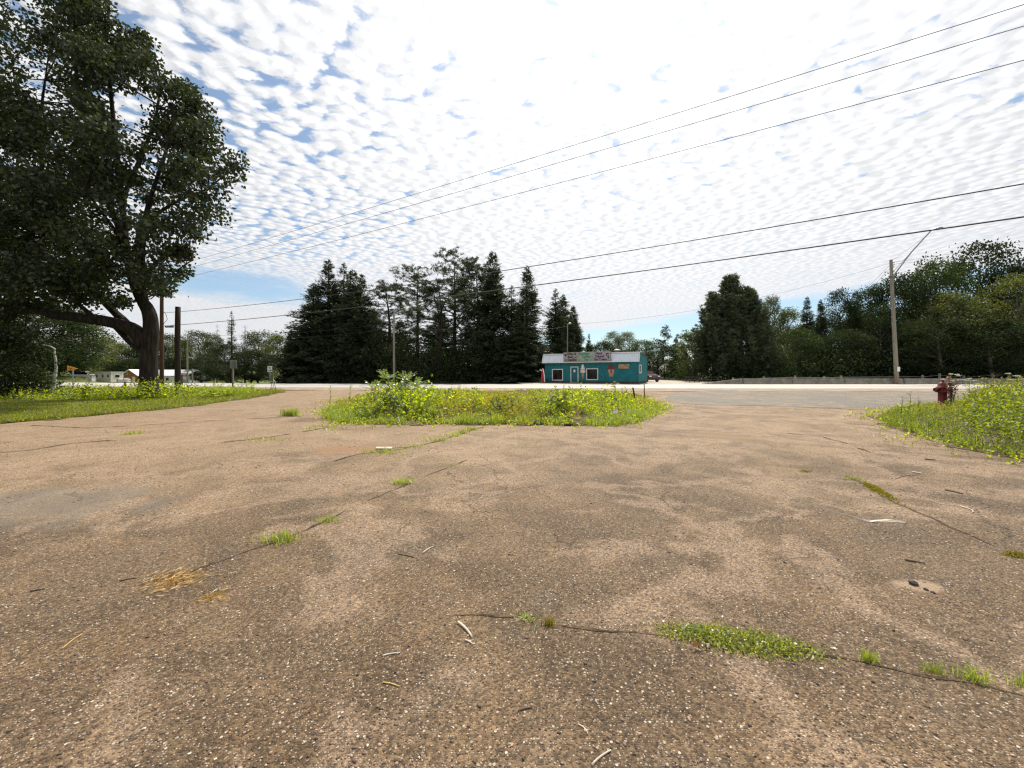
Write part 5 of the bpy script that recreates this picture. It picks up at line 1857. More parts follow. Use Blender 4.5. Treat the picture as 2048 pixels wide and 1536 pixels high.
def pebbles():
    rng = np.random.default_rng(33)
    t = (1 + 5 ** 0.5) / 2
    ico = unit(np.array([(-1, t, 0), (1, t, 0), (-1, -t, 0), (1, -t, 0), (0, -1, t), (0, 1, t), (0, -1, -t), (0, 1, -t), (t, 0, -1), (t, 0, 1), (-t, 0, -1), (-t, 0, 1)], float))
    IF = np.array([(0, 11, 5), (0, 5, 1), (0, 1, 7), (0, 7, 10), (0, 10, 11), (1, 5, 9), (5, 11, 4), (11, 10, 2), (10, 7, 6), (7, 1, 8), (3, 9, 4), (3, 4, 2), (3, 2, 6), (3, 6, 8), (3, 8, 9), (4, 9, 5), (2, 4, 11), (6, 2, 10), (8, 6, 7), (9, 8, 1)])
    n = 21000
    y = 1.45 + 7.5 * rng.uniform(0, 1, n) ** 2.0
    x = rng.uniform(-1.35, 1.35, n) * (y + 0.25)
    r = np.minimum(0.0030 * np.exp(rng.normal(size=n) * 0.42), 0.0072) * (1 + 0.10 * y)
    sc3 = r[:, None] * np.stack([rng.uniform(0.8, 1.5, n), rng.uniform(0.7, 1.2, n), rng.uniform(0.4, 0.7, n)], -1)
    a = rng.uniform(0, 6.28, n)
    jit = 1 + 0.34 * np.clip(rng.normal(size=(n, 12, 1)), -1.5, 1.5)
    L = ico[None] * jit * sc3[:, None]
    ca, sa = np.cos(a)[:, None], np.sin(a)[:, None]
    X = L[..., 0] * ca - L[..., 1] * sa + x[:, None]
    Y = L[..., 0] * sa + L[..., 1] * ca + y[:, None]
    Z = L[..., 2] + (lot_z(x, y) + sc3[:, 2] * 0.35)[:, None]
    V = np.stack([X, Y, Z], -1).reshape(-1, 3)
    Fc = (IF[None] + (np.arange(n) * 12)[:, None, None]).reshape(-1, 3)
    stuff('gravel', np_mesh('gravel', V, Fc, M['pebble']), 'loose gravel and grit strewn over the near pavement', 'gravel')
    # dry needles and chaff
    n = 2600
    y = 1.5 + 6.5 * rng.uniform(0, 1, n) ** 1.8
    x = rng.uniform(-1.35, 1.35, n) * (y + 0.2)
    d = np.stack([rng.normal(size=n), rng.normal(size=n), rng.normal(size=n) * 0.04], -1)
    V = leaf_quads(np.stack([x, y, lot_z(x, y) + 0.004], -1), d, rng.uniform(0.008, 0.034, n), 0.0028, 0.05, rng)
    stuff('chaff', np_mesh('chaff', V, quads(n), M['dry_blade']), 'dry chaff and needles strewn over the near pavement', 'chaff')


pebbles()


# ------------------------------------------------------------------ text helper
def text_mesh(body, size, bold=0.0):
    cu = bpy.data.curves.new('lettering', 'FONT')
    cu.body = body
    cu.size = size
    cu.align_x = 'CENTER'
    cu.align_y = 'CENTER'
    cu.offset = bold
    cu.resolution_u = 2
    cu.extrude = 0.004
    ob = bpy.data.objects.new('lettering', cu)
    COL.objects.link(ob)
    dg = bpy.context.evaluated_depsgraph_get()
    me = bpy.data.meshes.new_from_object(ob.evaluated_get(dg))
    bpy.data.objects.remove(ob)
    bpy.data.curves.remove(cu)
    return me


def text(body, size, loc, rot, mat, parent, name='lettering', bold=0.0, sx=1.0):
    me = text_mesh(body, size, bold)
    me.materials.clear()
    me.materials.append(M[mat])
    o = link(name, me, parent)
    o.location = loc
    o.rotation_euler = rot
    o.scale = (sx, 1, 1)
    o['kind'] = 'stuff'
    return o


UPRIGHT = (math.radians(90), 0, 0)


# ------------------------------------------------------------------ the teal shop
def shop():
    TH = math.radians(28)
    L, D = 12.3, 6.2
    x0, y0 = 4.48, 54.27
    o = thing('ice_cream_shop', 'small teal shop with a pale ribbed metal roof front across the highway', 'shop', (x0, y0, 0.0))
    o.rotation_euler = (0, -math.radians(0.35), -TH)
    tilt = math.tan(math.radians(0.35))
    ct, st = math.cos(TH), math.sin(TH)

    def S(px):
        k = (px - CX) / F
        return (y0 * k - x0) / (ct + st * k)

    def Z(px, py):
        s = S(px)
        return EYE - (py - HY) / F * (y0 - st * s) - s * tilt
    hf, hb = 3.84, 3.32
    MB().prism([(0, 0.22), (D, 0.22), (D, hb), (0, hf)], 0, L, 'x').build('wall', M['teal_wall'], o)
    MB().box(0.06, L - 0.06, 0.06, D - 0.06, -0.30, 0.22).build('skirting', M['skirt'], o)
    MB().prism([(-0.03, hf + 0.003), (D + 0.12, hb + 0.003), (D + 0.12, hb + 0.09), (-0.03, hf + 0.10)], -0.05, L + 0.05, 'x').build('roof', M['flat_roof'], o)
    # corner boards
    MB().box(L - 0.10, L + 0.012, -0.014, -0.002, 0.24, hf - 0.02).build('corner_board', M['teal_door'], o)
    MB().box(L + 0.002, L + 0.02, D - 0.14, D + 0.012, 0.24, hb - 0.02).build('corner_board', M['teal_door'], o)
    # sloping metal front: sheets of ribbed steel
    zb, zt, yb, yt = 2.72, 3.78, -0.55, -0.06
    ns = 13
    w = (L + 0.3) / ns
    sheet = None
    for i in range(ns):
        xa = -0.15 + i * w
        if sheet is None:
            mb = MB()
            prof = []
            for k in range(4):
                a = k * w / 4
                prof += [(a, 0), (a + w * 0.13, 0), (a + w * 0.155, 0.03), (a + w * 0.20, 0.03), (a + w * 0.225, 0)]
            prof.append((w, 0))
            nrm = Vector((0, -(zt - zb), -(yt - yb))).normalized()
            for a, h in prof:
                for (yy, zz) in ((yb, zb), (yt, zt)):
                    mb.v.append((a, yy + nrm.y * h, zz - nrm.z * h))
            mb.f += [(2 * k, 2 * k + 2, 2 * k + 3, 2 * k + 1) for k in range(len(prof) - 1)]
            p = mb.build('roof_sheet', M['metal_roof'], o)
            sheet = p.data
        else:
            p = link('roof_sheet', sheet, o)
        p.location = (xa, 0, 0)
    MB().box(-0.17, L + 0.17, yb - 0.07, yb - 0.035, zb - 0.07, zb + 0.04).build('fascia', M['white_trim'], o)
    MB().box(-0.17, L + 0.17, yb - 0.03, -0.004, zb - 0.06, zb - 0.03).build('soffit', M['white_trim'], o)
    MB().box(-0.17, L + 0.17, yt - 0.10, yt + 0.03, zt - 0.02, zt + 0.08).build('ridge_cap', M['white_trim'], o)
    for xa in (-0.20, L + 0.155):
        MB().prism([(yb - 0.05, zb - 0.02), (yb + 0.10, zb - 0.02), (yt + 0.02, zt + 0.02), (yt - 0.12, zt + 0.02)], xa, xa + 0.05, 'x').build('end_trim', M['white_trim'], o)

    def window(xa, xb, za, zb_, wall='front'):
        f = MB()
        t_, d_ = 0.10, 0.055
        if wall == 'front':
            for (a, b, c, d) in ((xa, xb, zb_ - t_, zb_), (xa, xb, za, za + t_), (xa, xa + t_, za + t_, zb_ - t_), (xb - t_, xb, za + t_, zb_ - t_)):
                f.box(a, b, -d_, -0.003, c, d)
            fr = f.build('window', M['white_trim'], o)
            MB().box(xa + t_, xb - t_, -0.016, -0.004, za + t_, zb_ - t_).build('pane', M['glass'], fr)
        else:
            for (a, b, c, d) in ((xa, xb, zb_ - t_, zb_), (xa, xb, za, za + t_), (xa, xa + t_, za + t_, zb_ - t_), (xb - 0.30, xb, za + t_, zb_ - t_)):
                f.box(L + 0.003, L + d_, a, b, c, d)
            fr = f.build('window', M['white_trim'], o)
            MB().box(L + 0.004, L + 0.016, xa + t_, xb - 0.30, za + t_, zb_ - t_).build('pane', M['glass'], fr)
    window(S(1104.3), S(1126.2), Z(1115, 761), Z(1115, 738))
    window(S(1172.7), S(1196.5), Z(1185, 760), Z(1185, 736.7))
    window(0.35, 1.75, 1.25, 2.3, 'side')
    # door
    a, b, zt2 = S(1141.3), S(1157.0), Z(1149, 733.3)
    f = MB()
    for (c, d, e, g) in ((a, b, zt2 - 0.10, zt2), (a, a + 0.10, 0.18, zt2 - 0.10), (b - 0.10, b, 0.18, zt2 - 0.10)):
        f.box(c, d, -0.05, -0.003, e, g)
    f.build('door_frame', M['white_trim'], o)
    dr = MB().box(a + 0.10, b - 0.10, -0.03, -0.004, 0.20, zt2 - 0.10).build('door', M['teal_door'], o)
    MB().box(a + 0.42, a + 0.66, -0.036, -0.031, 1.42, 1.74).build('notice', M['paper'], dr)
    MB().tube([(a + 0.20, -0.03, 1.05), (a + 0.20, -0.08, 1.05), (a + 0.28, -0.08, 1.05)], 0.018, 6).build('handle', M['chrome'], dr)
    MB().box(a - 0.02, b + 0.02, -0.45, -0.01, 0.02, 0.17).build('door_step', M['concrete'], o)
    # boarded serving hatch
    a, b = S(1237.5), S(1259)
    h = MB().box(a, b, -0.14, -0.003, Z(1248, 737), Z(1248, 728.2)).build('hatch_cover', M['tan_board'], o)
    MB().box(a - 0.03, b + 0.03, -0.17, -0.003, Z(1248, 737) - 0.05, Z(1248, 737) - 0.003).build('ledge', M['board_frame'], h)
    # roof vent
    sv = S(1226)
    v = MB().lathe([(0.22, 3.2), (0.22, 3.95), (0.20, 3.98)], 12, (sv, 2.2, 0.2)).build('roof_vent', M['vent'], o)
    MB().lathe([(0.46, 3.985), (0.44, 4.05), (0.25, 4.17), (0.05, 4.20)], 12, (sv, 2.2, 0.2)).build('vent_cap', M['vent'], v)

    # sign over the roof edge
    sg = thing('shop_sign', 'long three-panel sign board on the front of the teal shop roof', 'sign', o.location)
    sg.rotation_euler = o.rotation_euler
    xs = [S(1131.3), S(1160.5), S(1191.5), S(1224.3)]
    zl, zh = 2.82, 3.98
    yf = -0.70
    MB().box(xs[0] - 0.03, xs[3] + 0.03, yf + 0.004, yf + 0.10, zl - 0.03, zh + 0.03).build('backing', M['board_frame'], sg)
    for k in range(3):
        MB().box(xs[k] + 0.015, xs[k + 1] - 0.015, yf - 0.025, yf, zl, zh).build('sign_panel', M[('board_grey', 'board_green', 'board_rose')[k]], sg)
    for xx in (xs[0] + 0.5, (xs[0] + xs[3]) / 2, xs[3] - 0.5):
        MB().box(xx - 0.04, xx + 0.04, yf + 0.10, -0.32, 2.95, 3.03).build('bracket', M['steel_dark'], sg)
    yl = yf - 0.032
    for k, (lines, mat, offs) in enumerate(((('Wine &', 'Beer', 'Supplies'), 'letter_dark', (0.10, -0.05, 0.16)), (('Espresso', 'Coffee', 'Tea'), 'letter_green', (-0.25, 0.0, 0.0)), (('Hand', 'Dipped', 'Ice Cream'), 'letter_plum', (-0.42, -0.30, -0.18)))):
        cx = (xs[k] + xs[k + 1]) / 2
        for j, ln in enumerate(lines):
            text(ln, 0.42, (cx + offs[j], yl, zh - 0.22 - j * 0.37), UPRIGHT, mat, sg, bold=0.018, sx=0.92)
    # little pictures on the sign: grapes, bottle, cups, cone
    mb = MB()
    for gx, gz in ((0, 0), (0.12, 0), (0.24, 0), (0.06, -0.11), (0.18, -0.11), (0.12, -0.22)):
        mb.lathe([(0.065, 0), (0.065, 0.012)], 8, (0, 0, 0))
        for i in range(16):
            vx, vy, vz = mb.v[-16 + i]
            mb.v[-16 + i] = (xs[0] + 0.18 + gx + vx, yl - vz, zh - 0.26 + gz + vy)
    g_ = mb.build('grape_picture', M['letter_dark'], sg)
    g_['kind'] = 'stuff'
    MB().prism([(xs[0] + 0.12, zl + 0.12), (xs[0] + 0.40, zl + 0.12), (xs[0] + 0.36, zl + 0.28), (xs[0] + 0.26, zl + 0.22), (xs[0] + 0.18, zl + 0.28)], yl - 0.01, yl, 'y').build('leaf_picture', M['letter_dark'], sg)
    MB().prism([(xs[1] - 0.62, zl + 0.42), (xs[1] - 0.58, zl + 0.36), (xs[1] - 0.36, zl + 0.46), (xs[1] - 0.14, zl + 0.60), (xs[1] - 0.16, zl + 0.66), (xs[1] - 0.42, zl + 0.55)], yl - 0.01, yl, 'y').build('bottle_picture', M['letter_dark'], sg)
    for cx, cz, sc_ in ((xs[1] + 0.22, zl + 0.18, 0.8), (xs[2] - 0.36, zl + 0.20, 1.0), (xs[2] - 0.30, zl + 0.62, 0.9)):
        MB().prism([(cx - 0.17 * sc_, cz + 0.13 * sc_), (cx - 0.12 * sc_, cz - 0.10 * sc_), (cx + 0.12 * sc_, cz - 0.10 * sc_), (cx + 0.17 * sc_, cz + 0.13 * sc_), (cx + 0.13 * sc_, cz + 0.13 * sc_), (cx + 0.09 * sc_, cz - 0.06 * sc_),
                    (cx - 0.09 * sc_, cz - 0.06 * sc_), (cx - 0.13 * sc_, cz + 0.13 * sc_)], yl - 0.01, yl, 'y').build('cup_picture', M['letter_green'], sg)
    cx = xs[3] - 0.42
    MB().prism([(cx + 0.02, zl + 0.52), (cx + 0.20, zl + 0.62), (cx + 0.26, zl + 0.14)], yl - 0.01, yl, 'y').build('cone_picture', M['letter_dark'], sg)
    MB().prism([(cx - 0.02, zl + 0.56), (cx + 0.22, zl + 0.66), (cx + 0.26, zl + 0.84), (cx + 0.10, zl + 0.98), (cx - 0.12, zl + 0.94), (cx - 0.14, zl + 0.74)], yl - 0.01, yl, 'y').build('scoop_picture', M['letter_dark'], sg)
    MB().prism([(cx + 0.02, zl + 0.66), (cx + 0.16, zl + 0.72), (cx + 0.18, zl + 0.80), (cx + 0.04, zl + 0.76)], yl - 0.016, yl - 0.011, 'y').build('highlight_picture', M['cream'], sg)

    # white soft-serve cone figure on the wall
    def place(nm, lab):
        q = thing(nm, lab, 'cone sign', o.location)
        q.rotation_euler = o.rotation_euler
        return q
    q = place('ice_cream_cone', 'white soft-serve cone figure mounted between the shop door and the right window')
    cx, top, bot, mid = (S(1160.2) + S(1171.3)) / 2, Z(1166, 730.3), Z(1166, 759), Z(1166, 745.5)
    hw = (S(1171.3) - S(1160.2)) / 2

    def half(prof, name, mat, n=10):
        mb = MB()
        vs = []
        for r, z in prof:
            for k in range(n + 1):
                a = math.pi * k / n
                vs.append((cx - r * math.cos(a), -0.02 - 0.55 * r * math.sin(a), z))
        m = n + 1
        fs = [(i * m + k, i * m + k + 1, (i + 1) * m + k + 1, (i + 1) * m + k) for i in range(len(prof) - 1) for k in range(n)]
        mb.add(vs, fs)
        return mb.build(name, M[mat], q, True)
    half([(0.03, bot), (hw * 0.60, mid - 0.02), (0.02, mid)], 'wafer', 'wafer')
    dz = (top - mid) / 4.2
    for k, (r, mat) in enumerate(((1.0, 'cream'), (0.93, 'cream'), (0.80, 'cream'), (0.55, 'cream'))):
        za = mid + k * dz
        half([(hw * r * 0.72, za), (hw * r, za + dz * 0.35), (hw * r * 0.95, za + dz * 0.7), (hw * r * 0.55, za + dz * (1.0 if k < 3 else 1.5)), (0.01, za + dz * (1.02 if k < 3 else 1.7))], 'swirl', mat)
        if k in (0, 1):
            half([(hw * r * 0.80, za + dz * 0.80), (hw * r * 0.90, za + dz * 0.90), (hw * r * 0.80, za + dz * 1.03)], 'swirl_shadow', 'swirl_dark')
    # red-topped cone picture
    q = place('ice_cream_cone', 'dark red cone cut-out on the shop wall left of the boarded hatch')
    a, b = S(1214), S(1231.5)
    cx, hw = (a + b) / 2, (b - a) / 2
    top, bot, mid = Z(1223, 729.8), Z(1223, 753.2), Z(1223, 738.5)
    MB().prism([(cx - hw * 0.42, bot), (cx + hw * 0.42, bot), (cx + hw * 0.55, mid - 0.55), (cx + hw * 0.80, mid), (cx - hw * 0.80, mid), (cx - hw * 0.55, mid - 0.55)], -0.055, -0.003, 'y').build('wafer', M['wafer'], q)
    sc_ = [(cx + hw * math.cos(t) * (1.0 if math.sin(t) > -0.2 else 0.95), mid + 0.02 + max(-0.03, (top - mid) * math.sin(t))) for t in np.linspace(-0.1, math.pi + 0.1, 12)]
    MB().prism(sc_, -0.085, -0.058, 'y').build('scoop', M['cherry'], q)
    for sgn in (-1, 1):
        MB().prism([(cx + sgn * hw * 0.40 + 0.13 * math.cos(t), mid - 0.22 + 0.17 * math.sin(t)) for t in np.linspace(0, 6.283, 11)[:-1]], -0.075, -0.058, 'y').build('white_patch', M['pickled_grey'], q)
    MB().prism([(cx + 0.10 * math.cos(t), mid - 0.28 + 0.16 * math.sin(t)) for t in np.linspace(0, 6.283, 11)[:-1]], -0.095, -0.078, 'y').build('red_patch', M['cherry'], q)
    for k in range(3):
        MB().box(cx - hw * (0.8 - 0.2 * k), cx + hw * (0.7 - 0.1 * k), -0.10, -0.087, mid + 0.12 + 0.17 * k, mid + 0.17 + 0.17 * k).build('sauce_line', M['swirl_dark'], q)

    # feather banner at the left corner
    fx, fy = wx(1088, 52.0), 52.0
    fb = thing('feather_banner', 'red and white feather banner leaning at the left corner of the teal shop', 'flag', (fx, fy, 0))
    pole = [(0.22, 0, 0), (0.14, 0, 0.9), (-0.02, 0, 1.6), (-0.20, 0, 1.92)]
    MB().tube(pole, [0.02, 0.018, 0.014, 0.01], 6).build('pole', M['steel_dark'], fb)
    mb = MB()
    rows = []
    for i in range(9):
        u = i / 8
        z = 0.18 + 1.74 * u
        xr = 0.20 - 0.02 * u - 0.40 * u ** 2.4
        xl = -0.36 + 0.02 * u + 0.13 * u ** 3 * 1.2 - 0.03
        rows.append([(xl + (xr - xl) * w, 0.06 * math.sin(w * 3 + u * 4), z) for w in (0, 0.35, 0.7)])
    for i in range(8):
        for k in range(2):
            mb.add([rows[i][k], rows[i][k + 1], rows[i + 1][k + 1], rows[i + 1][k]], [(0, 1, 2, 3)])
    c = mb.build('cloth', M['red_cloth'], fb)
    mb = MB()
    for i in range(8):
        def e(r):
            a_ = Vector(r[2])
            return a_, a_ + Vector((0.11, -0.01, 0))
        a0, b0 = e(rows[i])
        a1, b1 = e(rows[i + 1])
        mb.add([a0, b0, b1, a1], [(0, 1, 2, 3)])
    mb.build('white_edge', M['paper'], c)


shop()


# ------------------------------------------------------------------ vehicles
def wheel(parent, x, y, r=0.36, w=0.22):
    t_ = MB()
    n = 18
    prof = [(r * 0.62, -w / 2), (r * 0.95, -w / 2), (r, -w * 0.3), (r, w * 0.3), (r * 0.95, w / 2), (r * 0.62, w / 2)]
    vs = [(x + zz, y + a * math.cos(6.2832 * k / n), r + a * math.sin(6.2832 * k / n)) for a, zz in prof for k in range(n)]
    fs = [(i * n + k, i * n + (k + 1) % n, (i + 1) * n + (k + 1) % n, (i + 1) * n + k) for i in range(5) for k in range(n)]
    t_.add(vs, fs)
    p = t_.build('wheel', M['tyre'], parent, True)
    rim = MB()
    vs = [(x + zz, y + r * 0.62 * math.cos(6.2832 * k / n), r + r * 0.62 * math.sin(6.2832 * k / n)) for zz in (-w * 0.4, w * 0.4) for k in range(n)]
    rim.add(vs, [tuple(range(n)), tuple(range(n, 2 * n))] + [(k, (k + 1) % n, n + (k + 1) % n, n + k) for k in range(n)])
    rim.build('rim', M['galvanised'], p)


def car(name, label, loc, rz, paint, scale=1.0):
    """hatchback or SUV: x across, front towards -y"""
    o = thing(name, label, 'car', loc, rz)
    o.scale = (scale,) * 3
    hw = 0.92
    # body: cross-sections along the length
    sec = [(-2.25, 0.38, 0.80, 0.86), (-2.15, 0.30, 0.98, 0.93), (-1.2, 0.28, 1.08, 1.0), (-0.6, 0.28, 1.10, 1.0), (1.2, 0.28, 1.12, 1.0), (2.0, 0.30, 1.10, 0.97), (2.2, 0.40, 1.0, 0.92)]
    mb = MB()
    vs = []
    for y, z0, z1, k in sec:
        w = hw * k
        vs += [(-w * 0.92, y, z0), (w * 0.92, y, z0), (w, y, (z0 + z1) * 0.5), (w * 0.95, y, z1 - 0.06), (w * 0.82, y, z1), (-w * 0.82, y, z1), (-w * 0.95, y, z1 - 0.06), (-w, y, (z0 + z1) * 0.5)]
    m = 8
    fs = [(i * m + k, i * m + (k + 1) % m, (i + 1) * m + (k + 1) % m, (i + 1) * m + k) for i in range(len(sec) - 1) for k in range(m)]
    fs += [tuple(range(m)), tuple(range(len(vs) - m, len(vs)))]
    mb.add(vs, fs).build('body', M[paint], o)
    cab = [(-1.05, 1.09, 0.80, 0.0), (-0.25, 1.68, 0.66, 0), (1.55, 1.70, 0.66, 0), (2.08, 1.10, 0.78, 0)]
    vs = []
    for y, z, w, _ in cab:
        vs += [(-w, y, z), (w, y, z)]
    vs += [(-0.80, -1.05, 1.05), (0.80, -1.05, 1.05), (-0.80, 2.08, 1.05), (0.80, 2.08, 1.05)]
    mb = MB().add(vs, [(0, 1, 3, 2), (4, 5, 7, 6), (8, 0, 2, 4, 6, 10), (9, 1, 3, 5, 7, 11), (8, 9, 1, 0), (10, 11, 7, 6)])
    mb.build('windows', M['glass'], o)
    MB().bbox(-0.68, 0.68, -0.34, 1.62, 1.66, 1.74, 0.03).build('roof', M[paint], o)
    for s in (-1, 1):
        MB().tube([(s * 0.82, -1.08, 1.08), (s * 0.68, -0.28, 1.69)], 0.035, 5).build('pillar', M[paint], o)
        MB().tube([(s * 0.80, 2.10, 1.10), (s * 0.68, 1.58, 1.70)], 0.05, 5).build('pillar', M[paint], o)
        MB().tube([(s * 0.81, 0.55, 1.10), (s * 0.685, 0.55, 1.69)], 0.035, 5).build('pillar', M['car_black'], o)
        MB().tube([(s * 0.62, -0.2, 1.76), (s * 0.62, 1.4, 1.77)], 0.02, 5).build('roof_rail', M['car_black'], o)
        MB().bbox(s * 0.66 - 0.17, s * 0.66 + 0.17, -2.262, -2.10, 0.74, 0.90, 0.02).build('headlight', M['headlamp'], o)
        MB().bbox(s * 0.99 - 0.09, s * 0.99 + 0.09, -0.86, -0.76, 1.06, 1.20, 0.03).build('mirror', M[paint], o)
        MB().bbox(s * 0.80 - 0.08, s * 0.80 + 0.08, 2.14, 2.235, 0.80, 1.0, 0.02).build('tail_light', M['car_red'], o)
        for y in (-1.42, 1.38):
            wheel(o, s * 0.84, y)
    g = MB().bbox(-0.46, 0.46, -2.29, -2.20, 0.58, 0.86, 0.02).build('grille', M['car_black'], o)
    MB().box(-0.40, 0.40, -2.305, -2.292, 0.70, 0.73).build('bar', M['chrome'], g)
    MB().bbox(-0.88, 0.88, -2.34, -2.12, 0.34, 0.56, 0.05).build('bumper', M['car_black'], o)
    return o


car('parked_car', 'dark red sport utility car parked behind the right corner of the teal shop', (wx(1293, 59.5), 59.5, 0.012), math.radians(12), 'car_red')
zc = float(terrain_z(np.float64(wx(170, 84)), np.float64(84.0)))
car('parked_car', 'pale car parked under the trees left of the white trailer', (wx(171, 80), 80, float(terrain_z(np.float64(wx(171, 80)), np.float64(80.0))) - 0.09), math.radians(110), 'car_white', 0.9)


# ------------------------------------------------------------------ trailer and barn on the left
def trailer():
    y = 75.0
    x = wx(221, y)
    z = float(terrain_z(np.float64(x), np.float64(y))) - 0.09
    o = thing('house_trailer', 'white house trailer with small dark windows beyond the highway', 'trailer', (x, y, z), math.radians(0))
    # corner nearest the camera at the origin; long side runs left and back, short side right and back
    al = math.radians(175)
    a = Vector((math.cos(al), math.sin(al), 0))
    b = Vector((math.cos(al - math.pi / 2), math.sin(al - math.pi / 2), 0))
    LL, WW, H0, H1 = 3.3, 2.3, 0.25, 2.05

    def P(u, v, w):
        q = a * u + b * v
        return (q.x, q.y, w)

    def slab(u0, u1, v0, v1, w0, w1, name, mat, parent=o):
        mb = MB().add([P(u0, v0, w0), P(u1, v0, w0), P(u1, v1, w0), P(u0, v1, w0), P(u0, v0, w1), P(u1, v0, w1), P(u1, v1, w1), P(u0, v1, w1)],
                      [(0, 3, 2, 1), (4, 5, 6, 7), (0, 1, 5, 4), (1, 2, 6, 5), (2, 3, 7, 6), (3, 0, 4, 7)])
        return mb.build(name, M[mat], parent)
    slab(0, LL, 0, WW, H0, H1, 'wall', 'trailer_skin')
    slab(-0.08, LL + 0.08, -0.08, WW + 0.08, H1 + 0.003, H1 + 0.14, 'roof', 'white_trim')
    slab(0.1, LL - 0.1, 0.1, WW - 0.1, -0.35, H0 - 0.003, 'skirting', 'skirt')
    for u in (0.25, 1.35, 2.55):
        w = slab(u, u + 0.42, -0.04, -0.003, 1.10, 1.72, 'window', 'white_trim')
        slab(u + 0.06, u + 0.36, -0.06, -0.043, 1.16, 1.66, 'pane', 'glass', w)
    w = slab(-0.04, -0.003, 0.75, 1.60, 1.10, 1.65, 'window', 'white_trim')
    slab(-0.06, -0.043, 0.81, 1.54, 1.16, 1.59, 'pane', 'glass', w)
    slab(1.88, 2.42, -0.03, -0.003, H0 + 0.05, 1.85, 'door', 'white_trim')
    slab(-0.02, 0.06, -0.05, -0.003, H0, H1, 'corner_trim', 'board_frame')
    # white box left of it
    xb, yb = wx(183, 72), 72.0
    zb = float(terrain_z(np.float64(xb), np.float64(yb))) - 0.09
    q = thing('white_bin', 'small white bin on the grass left of the trailer', 'bin', (xb, yb, zb))
    MB().bbox(-0.38, 0.38, -0.35, 0.35, 0.0, 0.82, 0.04).build('body', M['barn_white'], q)
    MB().bbox(-0.42, 0.42, -0.39, 0.39, 0.823, 0.92, 0.03).build('lid', M['white_trim'], q)


trailer()


def barn():
    y = 96.0
    x = wx(243, y)
    z = -1.55
    o = thing('barn', 'long low white barn with a brown wooden gable front beyond the trailer', 'barn', (x, y, z), math.radians(-12))
    W, L_, hw, hp = 5.0, 21.0, 2.05, 3.35

    # gable faces the camera (local -y face), ridge runs back and to the right: built along +x with the gable on the left end turned to us
    MB().add([(0, 0, 0), (W, 0, 0), (W, 0, hw), (W / 2, 0, hp), (0, 0, hw)], [(0, 1, 2, 3, 4)]).prism([(0.0, 0), (W, 0), (W, hw), (W / 2, hp), (0, hw)], 0.01, 0.25, 'y').build('gable_wall', M['barn_wood'], o)
    MB().box(W, W + 13.5, 0.45, 5.5, 0, hw).build('long_wall', M['barn_white'], o)
    MB().prism([(0.25, hw - 0.12), (0.25, hw + 0.0), (2.9, hp + 0.12), (5.75, hw), (5.75, hw - 0.12), (2.9, hp)], W / 2, W + 13.8, 'x').build('roof', M['barn_roof'], o)
    MB().add([(-0.3, -0.25, hw - 0.15), (W / 2, -0.25, hp + 0.03), (W / 2, -0.25, hp + 0.20), (-0.3, -0.25, hw + 0.02), (-0.3, 3.0, hw - 0.15), (W / 2, 3.0, hp + 0.03), (W / 2, 3.0, hp + 0.20), (-0.3, 3.0, hw + 0.02)],
             [(0, 1, 2, 3), (4, 7, 6, 5), (3, 2, 6, 7), (0, 4, 5, 1), (0, 3, 7, 4), (1, 5, 6, 2)]).build('gable_roof', M['barn_roof'], o)
    MB().add([(W + 0.3, -0.25, hw - 0.15), (W / 2 + 0.004, -0.25, hp + 0.03), (W / 2 + 0.004, -0.25, hp + 0.20), (W + 0.3, -0.25, hw + 0.02), (W + 0.3, 3.0, hw - 0.15), (W / 2 + 0.004, 3.0, hp + 0.03), (W / 2 + 0.004, 3.0, hp + 0.20), (W + 0.3, 3.0, hw + 0.02)],
             [(0, 1, 2, 3), (4, 7, 6, 5), (3, 2, 6, 7), (0, 4, 5, 1), (0, 3, 7, 4), (1, 5, 6, 2)]).build('gable_roof', M['barn_roof'], o)
    w = MB().box(1.3, 2.0, -0.05, 0.0, 2.35, 2.85).build('window', M['white_trim'], o)
    MB().box(1.4, 1.9, -0.062, -0.052, 2.43, 2.77).build('pane', M['glass'], w)
    for xa in (0.9, 1.75):
        w = MB().box(xa, xa + 0.75, -0.05, 0.0, 0.75, 1.55).build('window', M['white_trim'], o)
        MB().box(xa + 0.08, xa + 0.67, -0.062, -0.052, 0.83, 1.47).build('pane', M['glass'], w)
    MB().box(3.3, 4.2, -0.05, 0.0, 0.05, 1.8).build('door', M['white_trim'], o)
    for k in range(4):
        xa = W + 1.6 + k * 3.1
        w = MB().box(xa, xa + 0.8, 0.40, 0.447, 0.9, 1.6).build('window', M['board_frame'], o)
        MB().box(xa + 0.07, xa + 0.73, 0.388, 0.398, 0.97, 1.53).build('pane', M['glass'], w)


barn()


# ------------------------------------------------------------------ poles, lamps and wires
def pole(name, label, x, y, h, r0, r1, mat, lean=(0, 0), z=0.0, cat='pole', group=None):
    o = thing(name, label, cat, (x, y, z), 0, group)
    n = 7
    MB().tube([(lean[0] * u + 0.012 * math.sin(u * 7), lean[1] * u, -0.4 + (h + 0.4) * u) for u in np.linspace(0, 1, n)], list(np.linspace(r0, r1, n)), 12).build('shaft', M[mat], o, True)
    return o


